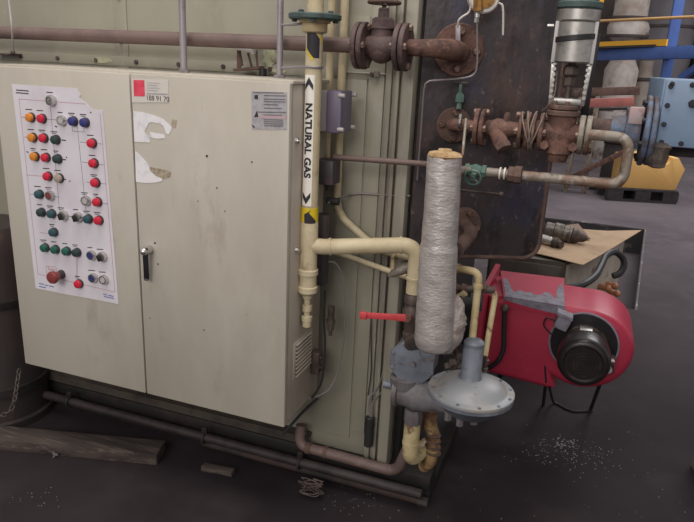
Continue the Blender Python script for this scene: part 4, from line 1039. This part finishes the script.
# ================================================================== BURNER
def burner():
    cx, cz = .09, H - .975
    yf, yb = 2.42, 2.70
    r = thing('gas_burner', (.0, 2.55, 0), 'red gas burner with round fan housing and black motor on the right of the boiler', 'burner')
    R = .164
    zt_, zb_ = H - .835, H - 1.175
    poly = [(-.285, H - 1.165), (-.285, zt_ - .01), (-.22, zt_), (cx - .04, zt_ - .005)]
    n = 26
    for k in range(n + 1):
        a = PI / 2 + .12 - k * (PI * 1.22) / n
        rr = R + .020 * (k / n)
        poly.append((cx + rr * math.cos(a), cz + .0 + rr * math.sin(a) * (zt_ - cz - .005) / R if a > 0 else cz + rr * math.sin(a)))
    poly += [(cx - .08, cz - .205), (cx - .12, H - 1.185)]
    # body: outline between front and back, generous rolled edge, round hole for the motor
    g = G(); g.prism([(p[0], p[1]) for p in poly], (0, yb, 0), X_, Z_, yb - yf, .028, 4)
    hb = g.build('housing', m_red, r, angle=50)
    g = G(); g.prism([(-.305, H - 1.20), (-.285, H - 1.20), (-.285, H - .80), (-.305, H - .80)], (0, yb + .03, 0), X_, Z_, .38, .003); g.build('mounting_flange', m_red, r)
    g = G(); g.cyl((-.48, 2.56, cz - .04), (-.30, 2.56, cz - .04), .10, None, 28); g.build('blast_tube', m_black, r)
    # hinged lid on top with peeled paint
    g = G()
    o = V((-.235, yf + .004, zt_ - .028)); ww = .235
    vs = [V((-.275, yf + .25, zt_ + .026)), V((-.02, yf + .26, zt_ + .030)), V((.0, yf - .008, zt_ + .001)), V((-.225, yf - .008, zt_ + .003))]
    up = V((0, 0, .007)); vv = vs + [v - up for v in vs]
    fc = g.mesh(vv, [(0, 1, 2, 3), (7, 6, 5, 4), (0, 4, 5, 1), (1, 5, 6, 2), (2, 6, 7, 3), (3, 7, 4, 0)]); bmesh.ops.recalc_face_normals(g.bm, faces=fc)
    fc = g.mesh([vs[3], vs[2], vs[2] - Z_ * .04, vs[3] - Z_ * .04] + [v + Y_ * .006 for v in (vs[3], vs[2], vs[2] - Z_ * .04, vs[3] - Z_ * .04)], [(0, 1, 2, 3), (7, 6, 5, 4), (0, 4, 5, 1), (1, 5, 6, 2), (2, 6, 7, 3), (3, 7, 4, 0)]); bmesh.ops.recalc_face_normals(g.bm, faces=fc)
    lid = g.build('lid', m_red, r)
    g = G()
    def on_lid(a, b):   # a across 0..1, b back->front 0..1
        p = (vs[0] * (1 - a) + vs[1] * a) * (1 - b) + (vs[3] * (1 - a) + vs[2] * a) * b
        return p + Z_ * .0008
    edge = []
    random.seed(3)
    out = [(.03, 1), (.02, .35), (.07, .30), (.12, .5), (.15, .72), (.2, .8)] + [(.2 + .08 * k, .74 + .12 * random.uniform(-1, 1)) for k in range(1, 9)] + [(.90, .35), (.96, .25), (.99, .5), (.99, 1)]
    bv = [g.bm.verts.new(on_lid(*p)) for p in out]; bw = [g.bm.verts.new(on_lid(*p) + Z_ * .0012) for p in out]
    ff = [g.bm.faces.new(bw)] + [g.bm.faces.new((bv[i], bv[(i + 1) % len(bv)], bw[(i + 1) % len(bv)], bw[i])) for i in range(len(bv))]
    bmesh.ops.recalc_face_normals(g.bm, faces=ff); bmesh.ops.triangulate(g.bm, faces=ff[:1])
    q = [vs[3] - Y_ * .0008, vs[2] - Y_ * .0008, vs[2] - Y_ * .0008 - Z_ * .036, vs[2] * .45 + vs[3] * .55 - Y_ * .0008 - Z_ * .026, vs[3] - Y_ * .0008 - Z_ * .012]
    g.mesh(q, [(0, 1, 2, 3, 4)]); g.build('peeled_patch', m_peel, lid)
    # motor
    hc = V((cx - .002, yf - .001, cz))
    g = G(); g.lathe([(.122, 0), (.122, .003), (.0, .0032)], hc + V((-.004, 0, .004)), -Y_, 48); g.build('air_inlet', m_blk, r)
    g = G(); g.torus(hc + V((-.004, -.001, .004)), Y_, .122, .004, 48, 8); g.build('inlet_rim', m_peel, r)
    g = G(); g.lathe([(.084, 0), (.084, .02), (.081, .022), (.081, .085)], hc, -Y_, 40); g.build('motor_casing', m_motorc, r)
    g = G(); g.lathe([(.083, .080), (.091, .086), (.091, .150), (.086, .168), (.077, .176), (.068, .177), (.062, .172), (.0, .171)], hc, -Y_, 44); fcowl = g.build('fan_cowl', m_motor, r)
    g = G(); 
    for R_ in (.014, .026, .038, .050): g.torus(hc + V((0, -.1715, 0)), Y_, R_, .002, 32, 6)
    g.each('grille_ring', m_motor, fcowl)
    g = G(); g.obox(hc + V((-.005, -.05, .082)), X_, Y_, Z_, .022, .022, .006, .002); g.build('name_plate', m_steel, r)
    g = G(); g.obox(hc + V((.084, -.075, -.025)), X_, Y_, Z_, .022, .035, .026, .006); g.mi = 1; g.cyl(hc + V((.088, -.11, -.03)), hc + V((.088, -.122, -.03)), .012); g.build('terminal_box', [m_motorc, m_lgrey], r)
    # damper actuator / sensor
    c = V((A(563, 321, 2.39).x, 2.39, A(563, 321, 2.39).z))
    g = G(); g.obox(c, V((1, 0, -.3)), Y_, V((.3, 0, 1)), .025, .028, .028, .006); g.obox(c + V((.004, -.01, .03)), V((1, 0, -.25)), Y_, Z_, .03, .025, .008, .003); s = g.build('pressure_switch', m_peel, r)
    g = G(); g.tube(smooth_path([c + V((-.02, -.02, -.0)), c + V((-.055, -.02, .01)), c + V((-.066, -.01, -.02)), c + V((-.05, -.005, -.045)), c + V((-.03, 0, -.06))]), .003, 6); g.build('lead', m_cable, s)
    # flexible oil hose on front left
    g = G(); k = V((A(505, 308, 2.39).x, 2.385, A(505, 308, 2.39).z)); g.ball(k, .016, 14); g.cyl(k, k + Y_ * .05, .008); kn = g.build('knob', m_fit, r)
    g = G(); g.tube(smooth_path([k - Z_ * .015, A(504, 330, 2.385), A(503, 350, 2.385), A(497, 362, 2.385), A(488, 368, 2.40)]), .0095, 10); g.build('hose', m_cable, r)
    # slot, legs
    g = G(); p, q = A(545, 366, yf - .001), A(546, 383, yf - .001); g.bar(p, q, X_, .006, .004); g.build('slot', m_blk, r)
    g = G()
    g.tube([V((cx + .085, yf + .06, cz - .13)), V((.172, 2.84, .0))], .008, 8); g.tube([V((cx - .11, yf + .05, H - 1.18)), atz(553, 402, .004), atz(572, 412, .004), atz(592, 411, .004)], .006, 8, .03); g.tube([V((cx - .12, yf + .1, H - 1.18)), V((-.03, 2.80, .0))], .007, 8)
    g.tube([V((-.22, 2.6, H - 1.16)), V((-.22, 2.66, 0))], .01, 8)
    g.each('leg', m_blk, r)
    g = G(); q = A(628, 353, 2.5); g.ball(A(631, 346, 2.56), .005, 8); g.build('screw', m_whitelab, r)
burner()
# pilot gas lines between regulator and burner
r = thing('pilot_pipe', A(475, 345, 1.72), 'cream pilot pipe arching from behind the silver stack down to the regulator spring tower', 'gas pipe')
g = G(); d = V((A(475, 342, 1.72).x, 1.72, A(475, 342, 1.72).z)); top = A(479, 277, 1.72)
g.tube([A(450, 268, 1.75), A(463, 269, 1.73), V((top.x, 1.72, A(475, 272, 1.72).z)), V((top.x, 1.72, A(475, 338, 1.72).z))], .0105, 14, .04, 7); g.build('pipe', m_creamo, r)
g = G(); g.cyl(A(456, 268, 1.742), A(459, 268.5, 1.738), .0135); q = V((top.x, 1.72, A(477, 284, 1.72).z)); g.cyl(q, q - Z_ * .01, .0135); g.each('collar', m_creamo, r)
r = thing('pilot_tee', A(470, 295, 1.76), 'sooty brown pilot pipe fittings crossing behind the cream pilot pipe', 'fittings')
g = G(); g.tube([A(451, 288, 1.78), A(478, 289, 1.78), A(494, 290, 1.80)], .011, 10); g.build('pipe', m_fit, r)
g = G()
for px in (456, 464, 484): g.lathe([(.013, -.008), (.016, -.006), (.016, .006), (.013, .008)], A(px, 288.5, 1.78), X_, 6)
g.each('hex_nut', m_rustd, r)
g = G(); g.tube([A(450, 298, 1.77), A(458, 298, 1.765), A(465, 293, 1.76)], .010, 10, .02); g.build('side_pipe', m_creamo, r)
g = G()
for px, py in ((460, 300), (481, 298)): g.bar(A(px, py - 4, 1.745), A(px - 1, py + 13, 1.735), X_, .011, .006, .002)
g.each('tap_handle', m_blk, r)
g = G(); g.tube([A(494, 292, 1.80), A(495, 297, 1.80), A(487, 344, 1.78), A(485, 356, 1.76)], .0085, 12, .02)
g.build('slanted_pilot_pipe', m_creamo, None, 'thin cream pipe slanting from the sooty fittings down beside the spring tower', 'gas pipe')
r = thing('needle_fitting', A(486, 360, 1.76), 'small stack of brass fittings standing beside the spring tower', 'fitting')
p = A(485.5, 366, 1.77); g = G(); g.lathe([(.006, -.03), (.006, -.02), (.009, -.018), (.009, -.006), (.006, -.004), (.006, .006), (.009, .008), (.009, .02), (.005, .022), (.005, .03)], p, Z_, 8); g.build('nuts', m_fit, r)
r = thing('solenoid_bundle', A(455, 350, 1.80), 'grimy cluster of small valve fittings between filter and spring tower', 'fittings')
g = G(); random.seed(5)
for px, py in ((452, 352), (456, 344), (459, 356), (453, 362), (458, 366), (448, 366), (451, 338)): p = A(px, py, 1.79 + random.uniform(-.015, .015)); g.lathe([(.008, -.010), (.012, -.008), (.012, .008), (.008, .010)], p, V((random.uniform(-1, 1), random.uniform(-1, 1), random.uniform(-.3, 1))), 6)
g.tube(smooth_path([A(450, 335, 1.79), A(455, 345, 1.79), A(458, 360, 1.79), A(452, 372, 1.79)]), .006, 8); g.build('fitting', m_fit, r)

# ================================================================== MACHINE BEHIND BURNER, CARDBOARD, PARTS
def machine():
    T = .52
    a, b = atz(500, 268, T), atz(583, 265, T); b2 = atz(612, 249, T)
    yf = b.y + .015
    r = thing('machine_cabinet', ((a.x + b.x) / 2, 3.6, 0), 'low grimy off-white machine cabinet standing on the floor behind the red burner', 'machine')
    xr_ = b.x - .01
    F0, F1, B1, B0 = V((-.42, yf, 0)), V((-.03, yf + .01, 0)), V((.27, 4.12, 0)), V((-.12, 4.12, 0))
    def slab(p, q, inset, t, z0, z1, name, mt):
        d = (q - p).normalized(); n = V((d.y, -d.x, 0)); gg = G(); a_, b_ = p + d * inset, q - d * inset
        gg.obox((a_ + b_) / 2 + n * t / 2 + Z_ * (z0 + z1) / 2, d, n, Z_, (b_ - a_).length / 2, t / 2, (z1 - z0) / 2, .003); return gg.build(name, mt, r)
    g = G(); g.prism([(p.x, p.y) for p in (F0, F1, B1, B0)], V((0, 0, .0)), X_, Y_, T - .008); g.build('carcass', m_machd, r)
    slab(F0, F1, .015, .014, .03, T - .03, 'front_panel', m_machd); slab(F1, B1, .012, .012, .03, T - .02, 'side_panel', m_machine)
    xr_ = -.03
    g = G()
    for px in (534, 557): q = A(px, 285, yf); g.box((q.x - .012, yf - .022, q.z - .05), (q.x + .012, yf - .0145, q.z + .04), .003)
    g.each('catch', m_rustd, r)
    g = G()
    random.seed(9)
    dd = (B1 - F1).normalized(); nn = V((dd.y, -dd.x, 0)); Ls = (B1 - F1).length
    for t, z in ((.40, .20), (.47, .27), (.54, .19), (.61, .28), (.68, .20), (.75, .27), (.82, .21)):
        q = F1 + dd * Ls * t + nn * .010 + Z_ * z; g.cyl(q, q + nn * .05, .018, .015, 12); g.ball(q + nn * .055, .021, 10)
    g.each('control_knob', m_knob, r)
    cable('drain_hose', [A(552, 290, 3.20), A(562, 288, 3.20), A(575, 287, 3.21), A(586, 283, 3.25), A(596, 275, 3.36), A(602, 264, 3.5), A(606, 256, 3.62), A(614, 252, 3.72), A(622, 257, 3.76), A(624, 265, 3.76), A(620, 273, 3.74), A(613, 276, 3.72)], .018, m_cable, 'thick black hose looping out beside the cardboard on the machine cabinet', 'hose')
    # cardboard sheet with curled right corner
    g = G(); n = 10; top = []
    P00, P10, P01, P11 = atz(532, 253, T + .004), atz(583, 265, T + .004), atz(558, 227, T + .006), atz(641, 233, T + .01)
    grid = [[None] * (n + 1) for _ in range(n + 1)]
    for i in range(n + 1):
        for j in range(n + 1):
            u, v = i / n, j / n
            p = (P00 * (1 - u) + P10 * u) * (1 - v) + (P01 * (1 - u) + P11 * u) * v
            p.z = T + .002 + .030 * max(0, u - .6) * max(0, v - .3) * 2.2 + .002 * math.sin(5 * u + 3 * v) + .002
            grid[i][j] = p
    tv = [[g.bm.verts.new(grid[i][j] + Z_ * .004) for j in range(n + 1)] for i in range(n + 1)]
    bv = [[g.bm.verts.new(grid[i][j]) for j in range(n + 1)] for i in range(n + 1)]
    fs = []
    for i in range(n):
        for j in range(n):
            fs.append(g.bm.faces.new((tv[i][j], tv[i + 1][j], tv[i + 1][j + 1], tv[i][j + 1]))); fs.append(g.bm.faces.new((bv[i][j], bv[i][j + 1], bv[i + 1][j + 1], bv[i + 1][j])))
    for i in range(n):
        for A_, B_ in ((0, 0), (n, n)):
            fs.append(g.bm.faces.new((tv[i][A_], tv[i + 1][A_], bv[i + 1][A_], bv[i][A_]))); fs.append(g.bm.faces.new((tv[A_][i], tv[A_][i + 1], bv[A_][i + 1], bv[A_][i])))
    bmesh.ops.recalc_face_normals(g.bm, faces=fs); g._end(fs)
    g.build('cardboard_sheet', m_card, None, 'tan cardboard sheet lying on top of the off-white machine cabinet', 'cardboard')
    g = G(); q0, q1, q2, q3 = atz(562, 236, T + .012), atz(590, 240, T + .012), atz(578, 225, T + .012), atz(556, 228, T + .012)
    g.prism([((q - q0).x, (q - q0).y) for q in (q0, q1, q2, q3)], q0 + Z_ * .002, X_, Y_, .008)
    g.build('card_offcut', m_card2, None, 'darker brown card piece at the back of the tan cardboard sheet', 'cardboard')
    # two machined spindles
    def spindle(name, p, q, prof, mt, label):
        rr = thing(name, (p + q) / 2 - Z_ * .03, label, 'machine part'); d = q - p; L = d.length
        g = G(); g.lathe([(r_, h * L) for r_, h in prof[0]], p, d, 20); g.build('body', mt, rr)
        g = G(); g.lathe([(r_, h * L) for r_, h in prof[1]], p, d, 20); g.build('nose', m_fit, rr)
    z = T + .055
    spindle('spindle', atz(545, 229, z + .01), atz(588, 239, z - .015), ([(.036, 0), (.044, .02), (.044, .2), (.052, .22), (.052, .42), (.046, .44), (.046, .55), (.054, .56), (.054, .62), (.044, .63)], [(.040, .63), (.046, .64), (.040, .76), (.03, .8), (.022, .93), (.006, 1)]), m_spindle, 'larger grey machined spindle with pointed nose lying on the cardboard')
    z = T + .034
    spindle('spindle', atz(541, 238.5, z), atz(562, 245, z), ([(.022, 0), (.028, .05), (.028, .45), (.024, .47), (.024, .6)], [(.024, .6), (.029, .62), (.029, .8), (.02, .83), (.02, 1)]), m_chrome, 'smaller bright machined part lying in front of the pointed spindle')
machine()

# ================================================================== FAR BACKGROUND
def far():
    # yellow ballast on pallet
    Y = 8.6
    r = thing('pallet', A(625, 195, Y) * V((1, 1, 0)), 'dark wooden pallet on the far floor under the yellow steel block', 'pallet')
    x0, x1 = A(590, 190, 8.4).x, A(690, 190, 9.0).x
    ang = math.radians(16); U = V((math.cos(ang), math.sin(ang), 0)); W = V((-U.y, U.x, 0)); o = V((A(609, 196, 8.2).x, 8.25, 0)); Lp = .80
    g = G()
    for k in range(5): g.obox(o + U * Lp / 2 + W * (.08 + k * .17) + Z_ * .145, U, W, Z_, Lp / 2, .06, .011)
    g.each('deck_board', m_pallet, r)
    g = G()
    for k in range(3):
        for j in range(3): g.obox(o + U * (.08 + .32 * k) + W * (.08 + .34 * j) + Z_ * .08, U, W, Z_, .09, .06, .052)
    g.each('block', m_pallet, r)
    g = G()
    for j in range(3): g.obox(o + U * Lp / 2 + W * (.08 + .34 * j) + Z_ * .014, U, W, Z_, Lp / 2, .06, .012)
    g.each('runner', m_pallet, r)
    prof = [(.0, 0), (.92, 0), (1.02, .33), (.88, .5), (.78, .5)]
    for k in range(9): a = PI * k / 8; prof.append((.62 + .15 * math.cos(a), .50 - .12 * math.sin(a)))
    prof += [(.40, .52), (.30, .49), (.27, .42), (.22, .40), (.17, .42), (.13, .48), (.0, .48)]
    pr = [(p[0] * .66, p[1] * .76) for p in prof]
    g = G(); g.prism(pr, o + W * .55 + U * .17 + Z_ * .158, U, Z_, .48, .006); g.build('steel_block', m_ballast, None, 'bright yellow steel block with scalloped top edge on the far pallet', 'steel block')
    # blue steel frame
    r = thing('platform_frame', A(668, 40, 10.2) * V((1, 1, 0)), 'blue steel platform frame with yellow kick plate in the background', 'platform')
    pc = A(672, 40, 10.2); g = G(); g.box((pc.x - .062, 10.1, 0), (pc.x + .062, 10.3, 3.6), .004); g.build('column', m_bluesteel, r)
    a, b = A(601, 55, 11), A(760, 50, 9.0)
    g = G(); g.bar(a, b, Z_, .155, .14, .004); g.build('beam', m_bluesteel, r)
    a2, b2 = A(599, 45, 10.9), A(667, 42.5, 10.0); g = G(); g.bar(a2, b2, Z_, .085, .03); g.build('kick_plate', m_yelsteel, r)
    g = G(); g.bar(A(598, 48.5, 11.2), A(670, 46, 10.3), Y_, .6, .03); g.build('deck', m_dkmach, r)
    g = G(); g.tube([A(600, 21, 10.9), A(760, 14, 9)], .02, 10); g.build('handrail', m_handrail, r)
    g = G(); g.bar(A(681, 78, 10.1), A(722, 50, 9.7), Z_, .08, .08); g.build('brace', m_bluesteel, r)
    # vessels
    def vessel(name, px0, px1, ybot, Y, prof, mt, label, flange_mt):
        c = A((px0 + px1) / 2, 70, Y); R = abs(A(px1, 70, Y).x - A(px0, 70, Y).x) / 2 
        r = thing(name, (c.x, Y, 0), label, 'vessel')
        g = G(); g.lathe([(R * a, z) for a, z in prof[0]], (c.x, Y, 0), Z_, 36); g.build('shell', mt, r)
        for p in prof[1]:
            g = G(); g.lathe([(R * a, z) for a, z in p], (c.x, Y, 0), Z_, 36); g.build('flange_ring', flange_mt, r)
    zz = lambda py, Y: A(622, py, Y).z
    Y = 12.6
    vessel('process_vessel', 601, 642, 0, Y, ([(.80, 0), (.80, zz(98, Y)), (.85, zz(70, Y)), (.7, zz(64, Y)), (.55, zz(56, Y)), (.55, zz(46, Y)), (.62, zz(42, Y)), (1.0, zz(36, Y)), (1.02, zz(27, Y)), (.9, zz(21, Y)), (.84, zz(15, Y)), (.84, zz(-60, Y))],
           [[(.85, zz(20, Y)), (1.06, zz(19.5, Y)), (1.06, zz(17, Y)), (.84, zz(16.5, Y))], [(.8, zz(38, Y)), (1.05, zz(37.5, Y)), (1.05, zz(35, Y)), (.8, zz(34.6, Y))]]), m_vessel, 'pale stained vertical vessel with flange rings behind the blue platform', m_dkmach)
    Y = 14.2
    vessel('process_vessel', 632, 688, 0, Y, ([(.9, 0), (.9, zz(70, Y)), (1.0, zz(62, Y)), (1.0, zz(-50, Y))], [[(.99, zz(28, Y)), (1.03, zz(27.5, Y)), (1.03, zz(25, Y)), (.99, zz(24.5, Y))]]), m_vesselg, 'large grey cylindrical vessel behind the blue column', m_dkmach)
    Y = 12.9
    vessel('process_vessel', 634, 656, 0, Y, ([(.9, 0), (.9, zz(78, Y)), (.7, zz(70, Y)), (.7, zz(60, Y))], [[(.9, zz(80, Y)), (1.0, zz(79.5, Y)), (1.0, zz(77, Y)), (.9, zz(76.5, Y))]]), m_vesselb, 'short brown-grey vessel beneath the blue platform beam', m_dkmach)
    Y = 14.5
    vessel('process_vessel', 688, 745, 0, Y, ([(1, 0), (1, zz(-60, Y))], []), m_dkmach, 'dark vertical vessel at the right edge beyond the blue column', m_dkmach)
    # clutter frame: red and brown beams on legs
    r = thing('rack', A(608, 150, 8.6) * V((1, 1, 0)), 'steel rack with faded red and brown beams behind the bypass pipe', 'rack')
    Y = 8.6
    g = G(); g.bar(A(560, 104, Y), A(634, 101.5, Y), Z_, .10, .07, .003); g.build('beam', m_pinkbeam, r)
    g = G(); g.bar(A(560, 93, Y + .4), A(640, 90.5, Y + .4), Z_, .10, .07, .003); g.build('back_beam', m_rustd, r)
    g = G()
    for px in (578, 597):
        p = A(px, 103, Y); g.box((p.x - .03, Y - .03, 0), (p.x + .03, Y + .03, p.z - .03), .003)
        g.box((p.x - .03, Y + .37, 0), (p.x + .03, Y + .43, A(px, 92, Y + .4).z - .03), .003)
    g.each('upright', m_galv, r)
    g = G(); p = A(595, 116, Y + .2); g.bar(A(560, 109.5, Y + .2), A(636, 108, Y + .2), Y_, .42, .025); g.build('shelf', m_dkmach, r)
    g = G(); g.bar(A(570, 178, Y - .07), A(632, 148, Y - .07), Z_, .06, .03, .003); g.build('diagonal_brace', m_rust, r)
    g = G(); q = A(600, 117, Y + .15); g.box((q.x - .1, Y + .1, q.z + .075), (q.x + .14, Y + .35, q.z + .20), .004)
    g.build('shelf_box', m_lgrey, None, 'small grey box on the shelf of the steel rack', 'box')
    p = A(611, 165, 9.6); g = G(); g.box((p.x - .12, 9.4, 0), (p.x + .20, 9.9, .56), .01)
    rr = thing('dark_chest', (p.x, 9.65, 0), 'dark steel chest left of the yellow block behind the rack', 'chest')
    g.build('body', m_dkmach, rr); g = G(); g.box((p.x - .14, 9.38, .562), (p.x + .22, 9.92, .60), .008); g.build('lid', m_black, rr)
    p = atz(583, 181, 0)
    r = thing('pump_cover', p, 'small pale round cover lying on the far floor below the bypass pipe', 'cover')
    g = G(); g.lathe([(.11, 0), (.12, .01), (.11, .035), (.06, .06), (.02, .062)], p, Z_, 24); g.build('cover', m_galv, r)
    g = G(); g.lathe([(.02, .06), (.02, .10), (.012, .11)], p, Z_, 8); g.build('knob', m_galv, r)
    # near dark strut behind actuator
    g = G(); g.bar(A(597, 34, 1.96), A(583, 122, 1.96), X_, .020, .006, .001)
    g.hexes(A(597, 36, 1.955), -Y_, 0, 1, .005, .004)
    g.bar(A(597, 36, 1.955), A(589, 34, 1.90), Z_, .012, .004); g.build('flat_strut', m_blk, cvalve)
far()

# ================================================================== LEFT EDGE AND FLOOR ITEMS
r = thing('machine_column', (-2.2, 1.80, 0), 'dark grimy round column at the left edge beside the cabinet', 'column')
cx, cy = A(-20, 300, 1.85).x, 1.78
g = G(); zt_ = A(5, 225, 1.8).z
cx = -2.08
g.lathe([(.20, 0), (.20, .03), (.185, .035), (.185, zt_ - .1), (.175, zt_ - .03), (.15, zt_)], (cx - .06, cy, 0), Z_, 32); g.build('shell', m_col, r)
g = G(); g.lathe([(.188, .14), (.196, .142), (.196, .175), (.188, .177)], (cx - .06, cy, 0), Z_, 32); g.lathe([(.186, .5), (.192, .502), (.192, .53), (.186, .532)], (cx - .06, cy, 0), Z_, 32); g.build('band', m_black, r)
r = thing('chain', A(10, 410, 1.6), 'steel chain hanging beside the dark column down to the floor', 'chain')
path = smooth_path([A(19, 372, 1.64), A(17, 385, 1.62), A(15, 398, 1.60), A(12, 408, 1.59), A(6, 414, 1.575), A(-4, 416, 1.57), A(-14, 414, 1.57)], 8)
d = [0]
for i in range(1, len(path)): d.append(d[-1] + (path[i] - path[i - 1]).length)
s_, i, k = .0, 1, 0
while s_ < d[-1] - .001:
    while d[i] < s_: i += 1
    t = (s_ - d[i - 1]) / (d[i] - d[i - 1]); p = path[i - 1].lerp(path[i], t); tg = (path[i] - path[i - 1]).normalized()
    side = tg.cross(Y_).normalized() if k % 2 else tg.cross(tg.cross(Y_)).normalized()
    g = G(); a, b = .013, .0075
    g.tube([p + tg * (a * math.cos(q)) + side * (b * math.sin(q)) for q in [2 * PI * j / 14 for j in range(15)]], .0028, 6)
    g.build('link', m_chain, r); s_ += .0195; k += 1
# timber on the floor
a, b = atz(0, 450, 0), atz(157, 465, 0)
U = (b - a).normalized(); W = V((-U.y, U.x, 0)); e = b + W * .045; L = .95
g = G(); g.obox(e - U * L / 2 + Z_ * .0225, U, W, Z_, L / 2, .048, .0225, .003)
o = g.build('timber_baulk', m_wood, None, 'thick dirty timber baulk lying on the floor in front of the cabinet', 'timber')
g = G(); p = atz(58, 452, .02); g.bm.free(); g = G()
for k in range(9): 
    q = atz(57, 453.5, .012) - W * .006; dd = V((random.uniform(-1, 1), random.uniform(-.6, 0), random.uniform(-.6, .8))).normalized(); g.tube([q, q + dd * .016], [.003, .0008], 5)
g.build('paint_splash', m_fleck, o)
# pale board at the right edge
p = atz(696, 474, 0); g = G(); g.obox(V((p.x + .02, p.y, .09)), V((1, .2, 0)), V((-.2, 1, 0)), V((.03, 0, 1)), .02, .06, .09, .004)
g.build('pale_board', m_woodp, None, 'pale board standing on the floor at the right edge', 'board')
# debris flecks on the floor
g = G(); random.seed(11)
def fleck(p, s):
    n = random.randint(4, 6); ph = random.random() * 6
    g.prism([(s * random.uniform(.5, 1) * math.cos(ph + 2 * PI * k / n), s * random.uniform(.4, 1) * math.sin(ph + 2 * PI * k / n)) for k in range(n)], p + Z_ * .0005, X_, Y_, .0012)
for k in range(170):
    px, py = random.gauss(568, 26), random.gauss(452, 10)
    if py < 432: continue
    fleck(atz(px, py, 0), random.uniform(.0012, .0045))
for k in range(30): fleck(atz(random.gauss(568, 9), random.gauss(443, 3), 0), random.uniform(.004, .008))
for k in range(60): fleck(atz(random.uniform(300, 690), random.uniform(425, 520), 0), random.uniform(.001, .003))
for k in range(30): fleck(atz(random.uniform(320, 400), random.gauss(505, 6), 0), random.uniform(.001, .003))
for k in range(20): fleck(atz(random.uniform(5, 60), random.gauss(500, 6), 0), random.uniform(.001, .003))
g.build('debris', m_fleck, None, 'scattered pale flecks of debris on the dark floor below the burner', 'debris', None, 'stuff')

# ================================================================== LIGHT
w = bpy.data.worlds.new('world'); bpy.context.scene.world = w; w.use_nodes = True
wn, wl = w.node_tree.nodes, w.node_tree.links; bg = wn['Background']
tc = wn.new('ShaderNodeTexCoord'); sx = wn.new('ShaderNodeSeparateXYZ'); wl.new(tc.outputs['Generated'], sx.inputs[0])
mr = wn.new('ShaderNodeMapRange'); mr.inputs[1].default_value = -.1; mr.inputs[2].default_value = .9; wl.new(sx.outputs['Z'], mr.inputs[0])
nz = wn.new('ShaderNodeTexNoise'); nz.inputs['Scale'].default_value = 3.2; nz.inputs['Detail'].default_value = 3; wl.new(tc.outputs['Generated'], nz.inputs['Vector'])
m2 = wn.new('ShaderNodeMapRange'); m2.inputs[1].default_value = .35; m2.inputs[2].default_value = .65; m2.inputs[3].default_value = .55; m2.inputs[4].default_value = 1.45; wl.new(nz.outputs['Fac'], m2.inputs[0])
cr = wn.new('ShaderNodeMix'); cr.data_type = 'RGBA'; cr.inputs['A'].default_value = (.48, .455, .445, 1); cr.inputs['B'].default_value = (.80, .775, .765, 1); wl.new(mr.outputs[0], cr.inputs['Factor'])
ml = wn.new('ShaderNodeVectorMath'); ml.operation = 'SCALE'; wl.new(cr.outputs['Result'], ml.inputs[0]); wl.new(m2.outputs[0], ml.inputs['Scale'])
wl.new(ml.outputs[0], bg.inputs[0]); bg.inputs[1].default_value = .9
def lamp(name, loc, target, sx, sy, e, col=(1, .97, .93)):
    d = bpy.data.lights.new(name, 'AREA'); d.shape = 'RECTANGLE'; d.size = sx; d.size_y = sy; d.energy = e; d.color = col
    o = bpy.data.objects.new(name, d); C.objects.link(o); o.location = loc
    o.rotation_euler = (V(target) - V(loc)).to_track_quat('-Z', 'Y').to_euler(); return o
lamp('ceiling_lamp_front', (-.7, .75, 4.6), (-.7, 1.35, .6), 2.4, 1.5, 78)
lamp('aisle_fill_light', (-.9, -3.6, 3.3), (-.6, 1.6, .5), 3.0, 1.6, 118)  # added unseen frontal fill behind the camera, brightens lower doors and casing
lamp('ceiling_lamp_over_boiler', (-.6, 2.5, 4.9), (-.6, 2.1, 0), 1.6, 1.2, 22)
lamp('ceiling_lamp_hall', (2.4, 8.6, 5.5), (1.9, 8.6, 0), 3, 3, 300, (.98, .97, 1))
for o in list(C.objects):                    # repeats of one kind share a group
    n = o.name.split('.')[0]
    gname = {'process_vessel': 'process vessels in the background', 'conduit': 'vertical conduits entering the cabinet top', 'spindle': 'machined parts on the cardboard'}.get(n)
    if gname and o.parent is None: o['group'] = gname
vs = bpy.context.scene.view_settings
vs.view_transform = 'Standard'; vs.look = 'None'; vs.gamma = 1; vs.exposure = 0; vs.use_curve_mapping = False
